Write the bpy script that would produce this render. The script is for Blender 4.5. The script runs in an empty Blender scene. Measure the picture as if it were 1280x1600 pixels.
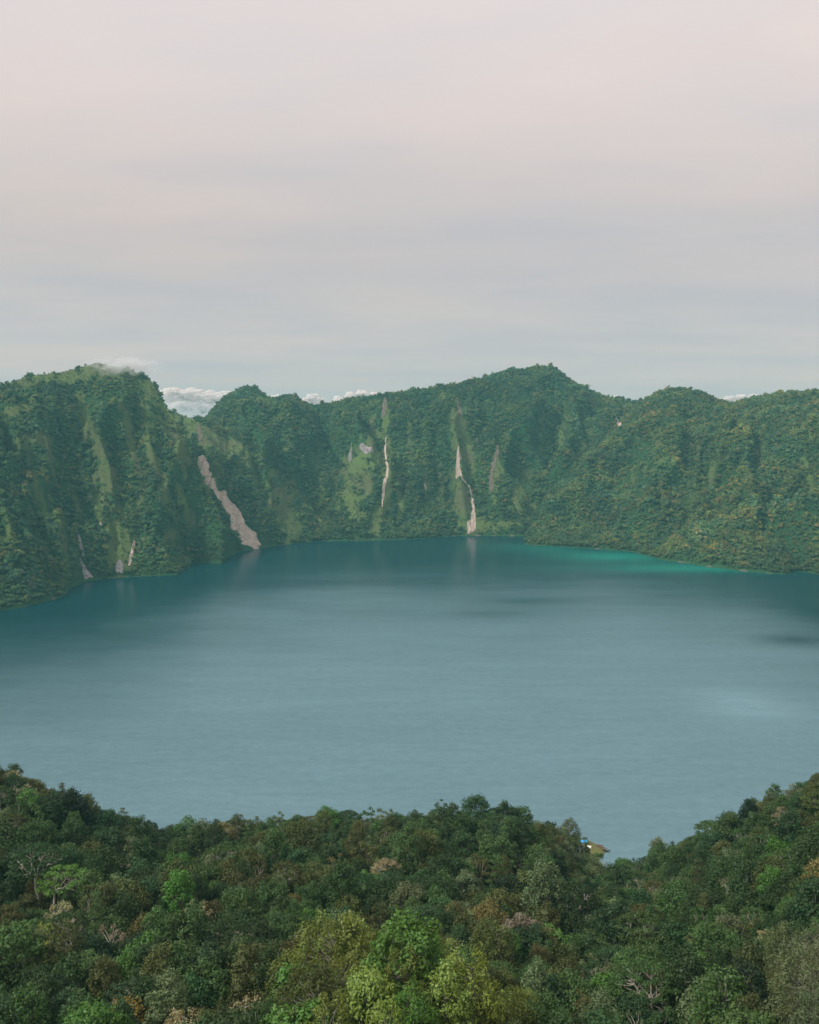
import bpy, math, random
import numpy as np
R = math.radians
scene = bpy.context.scene
COL = scene.collection

# ------------------------------------------------------------------ camera
H = 250.0                      # metres above the lake
F = 1372.0                     # focal length in units of a 1280 wide frame
PITCH = math.atan(135 / F)
cam_d = bpy.data.cameras.new('camera')
cam = bpy.data.objects.new('camera', cam_d)
COL.objects.link(cam)
cam.location = (0, 0, H)
cam.rotation_euler = (math.pi / 2 - PITCH, 0, 0)
cam_d.sensor_fit = 'HORIZONTAL'
cam_d.sensor_width = 36
cam_d.lens = 36 * F / 1280
cam_d.clip_start = 1
cam_d.clip_end = 80000
scene.camera = cam

# ------------------------------------------------------------------ world
SUN_EL, SUN_AZ = R(44), R(237)      # azimuth measured clockwise from +Y (view direction)
world = bpy.data.worlds.new('World')
scene.world = world
world.use_nodes = True
wn, wl = world.node_tree.nodes, world.node_tree.links
wn.clear()
w_out = wn.new('ShaderNodeOutputWorld')
w_bg = wn.new('ShaderNodeBackground')
w_bg.inputs['Strength'].default_value = 1.0
wl.new(w_bg.outputs[0], w_out.inputs[0])
sky = wn.new('ShaderNodeTexSky')
sky.sky_type = 'NISHITA'
sky.sun_disc = False
sky.sun_elevation = SUN_EL
sky.sun_rotation = SUN_AZ
sky_s = wn.new('ShaderNodeVectorMath'); sky_s.operation = 'SCALE'
sky_s.inputs['Scale'].default_value = 0.057
wl.new(sky.outputs[0], sky_s.inputs[0])
tc = wn.new('ShaderNodeTexCoord')
sep = wn.new('ShaderNodeSeparateXYZ')
wl.new(tc.outputs['Generated'], sep.inputs[0])
# position on a flat cloud deck, so that the deck's bands compress towards the horizon
zc = wn.new('ShaderNodeMath'); zc.operation = 'MAXIMUM'; zc.inputs[1].default_value = 0.0
wl.new(sep.outputs['Z'], zc.inputs[0])
za = wn.new('ShaderNodeMath'); za.operation = 'ADD'; za.inputs[1].default_value = 0.09
wl.new(zc.outputs[0], za.inputs[0])
deck = wn.new('ShaderNodeVectorMath'); deck.operation = 'DIVIDE'
zz = wn.new('ShaderNodeCombineXYZ')
for i in range(3):
    wl.new(za.outputs[0], zz.inputs[i])
wl.new(tc.outputs['Generated'], deck.inputs[0]); wl.new(zz.outputs[0], deck.inputs[1])
dmap = wn.new('ShaderNodeMapping')
dmap.inputs['Scale'].default_value = (0.30, 0.42, 0.0)
dmap.inputs['Location'].default_value = (3.1, 1.7, 0)
wl.new(deck.outputs[0], dmap.inputs[0])
dn = wn.new('ShaderNodeTexNoise')
dn.inputs['Scale'].default_value = 1.0
dn.inputs['Detail'].default_value = 5
dn.inputs['Roughness'].default_value = 0.5
wl.new(dmap.outputs[0], dn.inputs['Vector'])
nm = wn.new('ShaderNodeMath'); nm.operation = 'MULTIPLY_ADD'
nm.inputs[1].default_value = 0.22; nm.inputs[2].default_value = -0.11
wl.new(dn.outputs['Fac'], nm.inputs[0])
zn = wn.new('ShaderNodeMath'); zn.operation = 'ADD'
wl.new(sep.outputs['Z'], zn.inputs[0]); wl.new(nm.outputs[0], zn.inputs[1])
ramp = wn.new('ShaderNodeValToRGB')
ramp.color_ramp.interpolation = 'B_SPLINE'
els = ramp.color_ramp.elements
stops = [(0.0, (.455, .445, .45)), (.03, (.49, .442, .43)), (.06, (.495, .448, .43)), (.12, (.43, .415, .418)), (.20, (.465, .425, .412)),
         (.27, (.54, .485, .465)), (.36, (.61, .545, .522)), (.50, (.68, .61, .585)), (1.0, (.95, .91, .88))]
stops = [(p_, tuple(.575 * v_ for v_ in c_)) for p_, c_ in stops]
# (linear colours)
els[0].position, els[0].color = stops[0][0], (*stops[0][1], 1)
els[1].position, els[1].color = stops[-1][0], (*stops[-1][1], 1)
for p, c in stops[1:-1]:
    e = els.new(p); e.color = (*c, 1)
wl.new(zn.outputs[0], ramp.inputs[0])
# thin veils in the deck: warmer and brighter where it is thin, bluer where thick
vmap = wn.new('ShaderNodeMapping')
vmap.inputs['Scale'].default_value = (0.55, 1.1, 0.0); vmap.inputs['Location'].default_value = (7.3, 2.2, 0)
vmap.inputs['Rotation'].default_value = (0, 0, 0.35)
wl.new(deck.outputs[0], vmap.inputs[0])
vn = wn.new('ShaderNodeTexNoise'); vn.inputs['Scale'].default_value = 1.0; vn.inputs['Detail'].default_value = 3; vn.inputs['Roughness'].default_value = .55
wl.new(vmap.outputs[0], vn.inputs['Vector'])
vr = wn.new('ShaderNodeValToRGB')
vr.color_ramp.elements[0].position, vr.color_ramp.elements[0].color = .30, (.90, .935, .985, 1)
vr.color_ramp.elements[1].position, vr.color_ramp.elements[1].color = .70, (1.10, 1.035, .99, 1)
wl.new(vn.outputs['Fac'], vr.inputs[0])
veil = wn.new('ShaderNodeMix'); veil.data_type = 'RGBA'; veil.blend_type = 'MULTIPLY'; veil.inputs[0].default_value = 1.0
wl.new(ramp.outputs[0], veil.inputs[6]); wl.new(vr.outputs[0], veil.inputs[7])
wmix = wn.new('ShaderNodeMix'); wmix.data_type = 'RGBA'
wmix.inputs[0].default_value = 0.93           # cloud cover
wl.new(sky_s.outputs[0], wmix.inputs[6]); wl.new(veil.outputs[2], wmix.inputs[7])
wl.new(wmix.outputs[2], w_bg.inputs['Color'])

# ------------------------------------------------------------------ sun behind the cloud
sun_d = bpy.data.lights.new('sun', 'SUN')
sun_d.energy = 1.5
sun_d.angle = R(10)
sun_d.color = (1.0, 0.95, 0.88)
sun = bpy.data.objects.new('sun', sun_d)
COL.objects.link(sun)
from mathutils import Vector
sdir = Vector((math.sin(SUN_AZ) * math.cos(SUN_EL), math.cos(SUN_AZ) * math.cos(SUN_EL), math.sin(SUN_EL)))
sun.rotation_euler = sdir.to_track_quat('Z', 'Y').to_euler()

vs = scene.view_settings
vs.view_transform = 'Standard'
vs.look = 'None'
vs.exposure = 1.2
vs.gamma = 1.0
vs.use_curve_mapping = False
scene.cycles.max_bounces = 8
scene.cycles.diffuse_bounces = 3
scene.cycles.glossy_bounces = 2
scene.cycles.transmission_bounces = 4
scene.cycles.transparent_max_bounces = 12
scene.cycles.volume_bounces = 1
scene.cycles.use_denoising = True

# ------------------------------------------------------------------ numeric helpers
rng = np.random.default_rng(11)
CP, SP = math.cos(PITCH), math.sin(PITCH)

def W(x, y, d):
    """the point at depth d (metres along +Y) that stands at a place measured in the survey picture"""
    cx, cy = (x - 640) / F, -(y - 800) / F
    k = d / (CP + cy * SP)
    return np.array([cx * k, d, H + (-SP + cy * CP) * k])

def G(x, y, z=0.0):
    cx, cy = (x - 640) / F, -(y - 800) / F
    k = (z - H) / (-SP + cy * CP)
    return np.array([cx * k, (CP + cy * SP) * k, z])

def project(X, Y, Z):
    dz = Z - H
    fw = Y * CP - dz * SP
    up = Y * SP + dz * CP
    return 640 + F * X / fw, 800 - F * up / fw

def _hash(ix, iy, seed):
    h = (ix.astype(np.int64) * 374761393 + iy.astype(np.int64) * 668265263 + seed * 1442695041) & 0x7fffffff
    h = ((h ^ (h >> 13)) * 1274126177) & 0x7fffffff
    h = h ^ (h >> 16)
    return (h & 0xffff) / 65535.0 * 2 * math.pi

def noise(x, y, seed=0):
    x, y = np.broadcast_arrays(np.asarray(x, float), np.asarray(y, float))
    x0, y0 = np.floor(x), np.floor(y)
    fx, fy = x - x0, y - y0
    u, v = fx * fx * fx * (fx * (fx * 6 - 15) + 10), fy * fy * fy * (fy * (fy * 6 - 15) + 10)
    def g(ox, oy):
        a = _hash(x0 + ox, y0 + oy, seed)
        return np.cos(a) * (fx - ox) + np.sin(a) * (fy - oy)
    a = g(0, 0) * (1 - u) + g(1, 0) * u
    b = g(0, 1) * (1 - u) + g(1, 1) * u
    return (a * (1 - v) + b * v) * 1.4

def fbm(x, y, seed=0, octs=4, gain=.5):
    s, amp = 0, 1
    for o in range(octs):
        s = s + amp * noise(np.asarray(x) * 2 ** o, np.asarray(y) * 2 ** o, seed + o * 17)
        amp *= gain
    return s

def sstep(a, b, x):
    t = np.clip((x - a) / (b - a), 0, 1)
    return t * t * (3 - 2 * t)

def make_mesh(name, verts, faces, mats, attrs=None, smooth=False, mat_index=None):
    """faces: list of (N,k) arrays"""
    me = bpy.data.meshes.new(name)
    verts = np.ascontiguousarray(verts, dtype=np.float32)
    if isinstance(faces, np.ndarray):
        faces = [faces]
    loops = np.concatenate([f.ravel() for f in faces]).astype(np.int32)
    tot = np.concatenate([np.full(len(f), f.shape[1]) for f in faces]).astype(np.int32)
    start = np.concatenate([[0], np.cumsum(tot)[:-1]]).astype(np.int32)
    me.vertices.add(len(verts)); me.vertices.foreach_set('co', verts.ravel())
    me.loops.add(len(loops)); me.loops.foreach_set('vertex_index', loops)
    me.polygons.add(len(tot))
    me.polygons.foreach_set('loop_start', start)
    me.polygons.foreach_set('loop_total', tot)
    if mat_index is not None:
        me.polygons.foreach_set('material_index', mat_index.astype(np.int32))
    me.polygons.foreach_set('use_smooth', np.full(len(tot), smooth))
    me.update(calc_edges=True)
    for m in mats:
        me.materials.append(m)
    for nme, (dom, dat) in (attrs or {}).items():
        a = me.attributes.new(nme, 'FLOAT', dom)
        a.data.foreach_set('value', np.ascontiguousarray(dat, dtype=np.float32))
    return me

def link(name, data, parent=None):
    o = bpy.data.objects.new(name, data)
    COL.objects.link(o)
    if parent:
        o.parent = parent
    return o

def tag(o, label=None, cat=None, group=None, kind=None):
    for k, v in (('label', label), ('category', cat), ('group', group), ('kind', kind)):
        if v:
            o[k] = v
    return o

def grid_faces(nu, nv):
    i = np.arange(nu * nv).reshape(nu, nv)
    return np.stack([i[:-1, :-1], i[1:, :-1], i[1:, 1:], i[:-1, 1:]], -1).reshape(-1, 4)

# ------------------------------------------------------------------ materials
class NT:
    def __init__(self, name):
        self.m = bpy.data.materials.new(name)
        self.m.use_nodes = True
        self.n, self.l = self.m.node_tree.nodes, self.m.node_tree.links
        self.n.clear()
        self.out = self.n.new('ShaderNodeOutputMaterial')
    def new(self, t, **kw):
        nd = self.n.new(t)
        for k, v in kw.items():
            setattr(nd, k, v)
        return nd
    def inp(self, nd, i, v):
        if hasattr(v, 'is_output'):
            self.l.new(v, nd.inputs[i])
        else:
            nd.inputs[i].default_value = v
    def math(self, op, a, b=0.0, c=0.0):
        nd = self.new('ShaderNodeMath', operation=op)
        for i, v in enumerate((a, b, c)):
            self.inp(nd, i, v)
        return nd.outputs[0]
    def mix(self, fac, a, b, mode='MIX'):
        nd = self.new('ShaderNodeMix', data_type='RGBA', blend_type=mode)
        for i, v in ((0, fac), (6, a), (7, b)):
            self.inp(nd, i, (*v, 1) if isinstance(v, tuple) and len(v) == 3 else v)
        return nd.outputs[2]
    def noise(self, vec, scale, detail=3, rough=.55, mapscale=None):
        if mapscale:
            mp = self.new('ShaderNodeMapping'); self.l.new(vec, mp.inputs[0])
            mp.inputs['Scale'].default_value = mapscale; vec = mp.outputs[0]
        nd = self.new('ShaderNodeTexNoise')
        self.l.new(vec, nd.inputs['Vector'])
        nd.inputs['Scale'].default_value = scale
        nd.inputs['Detail'].default_value = detail
        nd.inputs['Roughness'].default_value = rough
        return nd.outputs['Fac']
    def ramp(self, fac, stops, interp='LINEAR'):
        nd = self.new('ShaderNodeValToRGB')
        self.l.new(fac, nd.inputs[0])
        nd.color_ramp.interpolation = interp
        e = nd.color_ramp.elements
        def c4(c): return (c, c, c, 1) if not isinstance(c, tuple) else (*c, 1)
        e[0].position, e[0].color = stops[0][0], c4(stops[0][1])
        e[1].position, e[1].color = stops[-1][0], c4(stops[-1][1])
        for p, c in stops[1:-1]:
            k = e.new(p); k.color = c4(c)
        return nd.outputs[0]
    def bsdf(self, color, rough=.8, spec=.3, normal=None):
        b = self.new('ShaderNodeBsdfPrincipled')
        self.inp(b, 'Base Color', (*color, 1) if isinstance(color, tuple) else color)
        self.inp(b, 'Roughness', rough)
        b.inputs['Specular IOR Level'].default_value = spec
        if normal is not None:
            self.l.new(normal, b.inputs['Normal'])
        self.l.new(b.outputs[0], self.out.inputs[0])
        return b
    def bump(self, h, strength=.5, dist=1.0):
        b = self.new('ShaderNodeBump')
        self.l.new(h, b.inputs['Height'])
        b.inputs['Strength'].default_value = strength
        b.inputs['Distance'].default_value = dist
        return b.outputs[0]
    def pos(self):
        return self.new('ShaderNodeNewGeometry').outputs['Position']
    def attr(self, name, typ='GEOMETRY'):
        return self.new('ShaderNodeAttribute', attribute_name=name, attribute_type=typ)

def leaf_material(name, instanced):
    t = NT(name)
    if instanced:
        col = t.attr('col', 'INSTANCER').outputs['Color']
    else:
        col = t.new('ShaderNodeObjectInfo').outputs['Color']
    var = t.attr('var').outputs['Fac']
    hsv = t.new('ShaderNodeHueSaturation')
    t.l.new(col, hsv.inputs['Color'])
    t.l.new(t.math('MULTIPLY_ADD', var, .03, .49), hsv.inputs['Hue'])
    t.l.new(t.math('MULTIPLY_ADD', var, .9, .55), hsv.inputs['Value'])
    t.l.new(t.math('MULTIPLY_ADD', var, -.25, 1.1), hsv.inputs['Saturation'])
    b = t.new('ShaderNodeBsdfPrincipled')
    t.l.new(hsv.outputs[0], b.inputs['Base Color'])
    b.inputs['Roughness'].default_value = .55
    b.inputs['Specular IOR Level'].default_value = .25
    tr = t.new('ShaderNodeBsdfTranslucent')
    t.l.new(hsv.outputs[0], tr.inputs[0])
    mx = t.new('ShaderNodeMixShader'); mx.inputs[0].default_value = .22
    t.l.new(b.outputs[0], mx.inputs[1]); t.l.new(tr.outputs[0], mx.inputs[2])
    t.l.new(mx.outputs[0], t.out.inputs[0])
    return t.m

def plain(name, color, rough=.85, var=.25, scale=2.0, spec=.2):
    t = NT(name)
    n = t.noise(t.pos(), scale, 4)
    c = t.mix(n, tuple(x * (1 - var) for x in color), tuple(min(1, x * (1 + var)) for x in color))
    t.bsdf(c, rough, spec)
    return t.m

M = {}
M['leaf'] = leaf_material('leaves', False)
M['leaf_i'] = leaf_material('forest_leaves', True)
M['bark_dark'] = plain('dark_bark', (.10, .085, .065), scale=1.5)
M['bark_grey'] = plain('grey_bark', (.17, .155, .125), scale=1.5)
M['bark_pale'] = plain('pale_bark', (.34, .32, .26), scale=1.2)

# understory and soil of the near slope
t = NT('forest_floor')
p = t.pos()
c = t.mix(t.noise(p, .25, 5), (.018, .024, .010), (.050, .052, .026))
t.bsdf(c, .95, .1, t.bump(t.noise(p, 1.2, 5), .8, 1.0))
M['floor'] = t.m

# crater wall ground: dark undergrowth with grass where the cover attribute says so
t = NT('crater_ground')
p = t.pos()
g = t.attr('grass').outputs['Fac']
n1 = t.noise(p, .05, 6, .6)
n2 = t.noise(p, .012, 4, .5)
grass = t.mix(n1, (.075, .125, .032), (.125, .178, .054))
grass = t.mix(t.ramp(n2, [(.35, 0.0), (.7, 1.0)]), grass, (.10, .105, .050))
under = t.mix(n1, (.022, .066, .024), (.045, .105, .038))
gm = t.math('ADD', g, t.math('MULTIPLY_ADD', n1, .5, -.25))
cc = t.mix(t.ramp(gm, [(.08, 0.0), (.60, 1.0)]), under, grass)
t.bsdf(cc, .95, .1, t.bump(t.noise(p, .35, 6, .65), 1.0, 3.0))
M['crater'] = t.m

# bare rock and earth of the slides
t = NT('bare_earth')
p = t.pos()
n1 = t.noise(p, .10, 6, .65)
n2 = t.noise(p, .35, 5, .6, (1, 1, .35))
c = t.mix(t.ramp(n1, [(.3, 0.0), (.7, 1.0)]), (.37, .275, .22), (.56, .45, .375))
c = t.mix(t.ramp(n2, [(.47, 0.0), (.70, .7)]), c, (.20, .170, .155))
t.bsdf(c, .95, .1, t.bump(n2, 1.0, 2.0))
M['earth'] = t.m
t = NT('grey_rock')
p = t.pos()
n1 = t.noise(p, .12, 6, .65)
c = t.mix(t.ramp(n1, [(.35, 0.0), (.65, 1.0)]), (.17, .15, .155), (.34, .30, .29))
t.bsdf(c, .95, .1, t.bump(n1, 1.0, 3.0))
M['rock'] = t.m

t = NT('brown_soil')
p = t.pos()
n1 = t.noise(p, .15, 6, .65)
c = t.mix(t.ramp(n1, [(.35, 0.0), (.65, 1.0)]), (.085, .072, .050), (.175, .145, .110))
t.bsdf(c, .95, .1, t.bump(n1, 1.0, 2.0))
M['soil'] = t.m

# ------------------------------------------------------------------ the crater wall: ridge and shore lines in metres
SHORE_A = [(-420, 1090), (-250, 1030), (-100, 985), (0, 955), (40, 948), (98, 933), (110, 919), (132, 909), (165, 904), (210, 901), (260, 899),
           (310, 896), (330, 890), (347, 885), (353, 873), (366, 865), (374, 861)]
RIDGE_A = [(-420, 700, 1150), (-200, 650, 1420), (-60, 622, 1640), (0, 602, 1740), (40, 588, 1790), (100, 580, 1840),
           (150, 567, 1880), (200, 575, 1890), (233, 591, 1880), (246, 608, 1860), (260, 634, 1830), (276, 656, 1800),
           (290, 690, 1770), (303, 722, 1740), (325, 772, 1680), (345, 818, 1625), (358, 845, 1590), (374, 862, 1560)]
SHORE_B = [(100, 872), (330, 868), (376, 862), (410, 856), (440, 852), (472, 848), (490, 846), (560, 845), (640, 843),
           (700, 839), (740, 837), (820, 838), (900, 836), (1100, 834)]
RIDGE_B = [(100, 660, 2500), (250, 668, 2520), (312, 664, 2540), (325, 650, 2540), (342, 632, 2540), (362, 614, 2540), (385, 608, 2540), (404, 613, 2530), (420, 625, 2520),
           (438, 622, 2500), (455, 620, 2490), (474, 630, 2480), (492, 637, 2480), (520, 632, 2470), (560, 624, 2460),
           (620, 615, 2460), (680, 608, 2470), (720, 600, 2500), (760, 591, 2550), (800, 581, 2620), (845, 574, 2680),
           (868, 579, 2690), (896, 598, 2690), (922, 614, 2680), (945, 621, 2670), (1000, 632, 2650), (1100, 650, 2650)]
SHORE_S = SHORE_B
RIDGE_S = [(100, 660, 2180), (200, 650, 2180), (262, 645, 2180), (285, 650, 2180), (320, 658, 2180), (345, 668, 2190), (372, 680, 2200),
           (400, 692, 2220), (430, 712, 2200), (455, 740, 2160), (480, 775, 2120), (500, 815, 2070), (512, 845, 2020)]
SHORE_D = [(820, 851), (850, 853), (880, 855), (925, 857), (960, 860), (985, 862), (1005, 868), (1040, 876), (1075, 880), (1100, 885), (1150, 891),
           (1200, 896), (1280, 900), (1400, 915), (1600, 945), (1900, 1010)]
RIDGE_D = [(820, 849, 1950), (834, 815, 2020), (855, 776, 2090), (885, 742, 2160), (925, 705, 2240), (965, 665, 2300), (1000, 632, 2340),
           (1030, 614, 2360), (1065, 608, 2370), (1100, 616, 2340), (1137, 633, 2300), (1160, 628, 2290), (1200, 619, 2250), (1240, 615, 2210), (1280, 613, 2180),
           (1400, 600, 2060), (1600, 610, 1850), (1900, 640, 1600)]

class Ridge:
    def __init__(s, name, shore, ridge, seed, ribs, rib_len, prof):
        s.name, s.seed, s.ribs, s.rib_len, s.prof = name, seed, ribs, rib_len, prof
        P = np.array([G(*q) for q in shore]); s.sa, s.sd = P[:, 0] / P[:, 1], P[:, 1]
        Q = np.array([W(*q) for q in ridge]); s.ra, s.rd, s.rz = Q[:, 0] / Q[:, 1], Q[:, 1], Q[:, 2]
        s.a0, s.a1 = max(s.sa[0], s.ra[0]), min(s.sa[-1], s.ra[-1])
        # smooth dense tables
        s.ta = np.linspace(s.a0, s.a1, 1200)
        k = np.ones(5) / 5
        def sm(v):
            return np.convolve(np.pad(v, 2, mode='edge'), k, 'valid')
        s.tsd = sm(np.interp(s.ta, s.sa, s.sd))
        s.trd = np.maximum(sm(np.interp(s.ta, s.ra, s.rd)), s.tsd + 12)
        s.trz = np.maximum(sm(np.interp(s.ta, s.ra, s.rz)), 2)
    def lines(s, a):
        return np.interp(a, s.ta, s.tsd), np.interp(a, s.ta, s.trd), np.interp(a, s.ta, s.trz)
    def t(s, a, d):
        sd, rd, rz = s.lines(a)
        return (d - sd) / (rd - sd)
    def h(s, a, d):
        a, d = np.broadcast_arrays(np.asarray(a, float), np.asarray(d, float))
        sd, rd, rz = s.lines(a)
        run = rd - sd
        t = (d - sd) / run
        tt = np.clip(t, 0, 1)
        pr = s.prof
        f = rz * (tt * (1 + pr) - pr * tt * tt)
        X = a * 2000
        size = np.clip(rz / 250, 0, 1)
        # ribs and gullies that run down the wall
        warp = fbm(X / 160, d / 260, s.seed + 5, 3) * .55
        ph = X / s.rib_len + warp
        rib = 1 - np.abs(noise(ph, tt * .7 + 3.3, s.seed)) * 2.2
        rib2 = 1 - np.abs(noise(ph * 2.3 + 7, tt * 1.3, s.seed + 3)) * 2.2
        wgt = np.clip(np.sin(np.pi * np.clip(tt, 0, 1)) ** .7, 0, 1) * size * (1 - .7 * sstep(.72, 1, tt))
        f = f + wgt * s.ribs * ((rib - .45) + .45 * (rib2 - .45))
        f = f + wgt * 9 * fbm(X / 50, d / 70, s.seed + 9, 3) + wgt * 30 * fbm(X / 210, d / 260, s.seed + 33, 2)
        f = f + np.clip(tt * 4, 0, 1) * size * 3.0 * fbm(X / 60, d / 60, s.seed + 21, 2)
        f = np.where(t < 0, (d - sd) * .55, f)
        back = (d - rd)
        f = np.where(t > 1, f - .10 * back - .42 * back * sstep(0, 120, back), f)
        out = np.maximum(s.a0 - a, a - s.a1)
        f = np.where(out > 0, -30 - out * 2000, f)
        return f
    def mesh(s, n_a, n_d, mat):
        a = np.linspace(s.a0, s.a1, n_a)
        sd, rd, rz = s.lines(a)
        v = np.concatenate([[-.12, -.04], np.linspace(0, 1.06, n_d - 14), 1.06 + np.linspace(.06, 1, 12) ** 1.5 * 1.1])
        d = sd[:, None] + (rd - sd)[:, None] * v[None, :]
        over = np.clip(v - 1.0, 0, None)
        d = sd[:, None] + (rd - sd)[:, None] * np.minimum(v, 1.0)[None, :] + over[None, :] * np.maximum(rd - sd, 420)[:, None]
        aa = np.broadcast_to(a[:, None], d.shape)
        z = np.maximum(s.h(aa, d), -40)
        X = aa * d
        verts = np.stack([X, d, z], -1).reshape(-1, 3)
        gr = grass_mask(X, d, z).ravel()
        me = make_mesh(s.name, verts, grid_faces(*d.shape), [mat], {'grass': ('POINT', gr)}, smooth=True)
        return me

RA = Ridge('left_mountain', SHORE_A, RIDGE_A, 3, 78, 180, .12)
RB = Ridge('crater_wall', SHORE_B, RIDGE_B, 31, 60, 140, .30)
RS = Ridge('saddle', SHORE_S, RIDGE_S, 57, 20, 120, .10)
RD = Ridge('right_mountain', SHORE_D, RIDGE_D, 83, 68, 210, .15)
RIDGES = [RA, RS, RB, RD]

# where open grass grows instead of trees: ellipses measured in the survey picture (x, y, half width, half height, tilt, strength)
GRASS = [(30, 640, 34, 9, -12, .75), (75, 700, 8, 40, -20, .7), (205, 690, 7, 60, -14, .75), (238, 720, 7, 55, -14, .8), (258, 760, 7, 45, -16, .7), (60, 770, 7, 45, -16, .6), (150, 780, 8, 40, -10, .7), (290, 790, 7, 35, -18, .65), (15, 830, 8, 40, -15, .5), (270, 840, 12, 14, 0, .6), (235, 610, 12, 24, -20, .85), (395, 735, 8, 40, -18, .6), (500, 780, 6, 40, 4, .6), (625, 790, 6, 35, 3, .6), (880, 660, 6, 40, 5, .55), (910, 700, 8, 30, 20, .5), (1120, 720, 9, 40, 15, .5), (1190, 690, 8, 40, 10, .5), (1080, 800, 12, 30, 20, .4), (985, 760, 8, 30, 20, .4),
         (100, 588, 130, 13, -4, 1.0), (165, 574, 62, 17, 2, 1.0), (150, 690, 9, 70, -22, 1.0), (130, 655, 10, 34, -6, 1.0), (168, 745, 14, 45, -8, .8), (40, 690, 42, 20, -30, .45),
         (225, 640, 10, 55, -14, .45), (278, 690, 13, 50, -14, .8), (262, 660, 10, 40, -16, .7), (300, 665, 16, 28, -30, .95), (330, 690, 34, 20, 25, .9), (360, 700, 40, 18, 20, .75),
         (345, 745, 18, 30, -30, .5), (185, 850, 22, 45, -10, .8), (120, 790, 8, 40, -20, .5), (98, 840, 8, 50, -18, .45), (222, 770, 6, 60, 10, .4), (205, 870, 5, 30, 12, .8),
         (445, 790, 20, 55, -16, .95), (460, 825, 14, 20, -10, .9), (560, 740, 24, 40, 0, 1.0), (550, 780, 12, 40, -12, .9), (582, 700, 12, 40, 5, .9), (605, 740, 8, 60, 0, .8),
         (590, 810, 9, 30, 10, .8), (603, 660, 7, 36, 0, .8), (525, 760, 6, 40, -8, .5), (715, 660, 13, 40, -4, .8), (728, 700, 12, 50, -8, .85), (722, 775, 16, 45, -6, .9), (745, 822, 32, 12, 0, .8),
         (690, 770, 6, 40, -4, .55), (665, 760, 6, 40, 0, .45), (775, 740, 9, 40, 8, .6), (808, 775, 10, 22, 0, .85), (815, 760, 10, 35, 25, .5), (845, 690, 5, 50, 6, .4), (790, 820, 30, 7, 0, .7),
         (640, 690, 6, 45, -3, .4), (496, 720, 6, 40, 6, .4), (1262, 745, 8, 26, -15, .9), (1255, 650, 6, 30, -10, .4), (1025, 690, 8, 16, 0, .5), (830, 805, 5, 25, 10, .6)]

def grass_mask(X, Y, Z):
    px, py = project(X, Y, Z)
    n = fbm(px / 13, py / 17, 5, 5, .62) * .85
    m = np.zeros_like(px)
    for x, y, rx, ry, tilt, st in GRASS:
        c, s_ = math.cos(R(tilt)), math.sin(R(tilt))
        dx, dy = px - x, py - y
        u, v = (dx * c + dy * s_) / rx, (-dx * s_ + dy * c) / ry
        q = np.sqrt(u * u + v * v) + n
        m = np.maximum(m, min(1, st * 1.2) * (1 - sstep(.35, 1.45, q)))
    return m

for r, n_a, n_d in ((RA, 330, 170), (RS, 200, 130), (RB, 420, 170), (RD, 420, 180)):
    o = link(r.name, r.mesh(n_a, n_d, M['crater']))
    tag(o, {'left_mountain': 'steep forested mountain on the left with a grassy misty summit',
            'saddle': 'low grassy saddle behind the steep left mountain',
            'crater_wall': 'far forested crater wall with streaks of bare earth and a rounded peak',
            'right_mountain': 'broad forested flank sloping into the lake on the right'}[r.name], kind='structure')

def far_height(a, d):
    return np.max(np.stack([r.h(a, d) for r in RIDGES]), 0)

def hit(x, y):
    """where the sight line of a survey mark meets the crater wall"""
    d = np.arange(1150, 2900, 3.0)
    cx, cy = (x - 640) / F, -(y - 800) / F
    k = d / (CP + cy * SP)
    z = H + (-SP + cy * CP) * k
    a = np.full_like(d, cx / (CP + cy * SP))
    below = far_height(a, d) > np.maximum(z, 0)
    i = np.argmax(below) if below.any() else len(d) - 1
    return np.array([a[i] * d[i], d[i], max(z[i], 0)])

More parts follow.
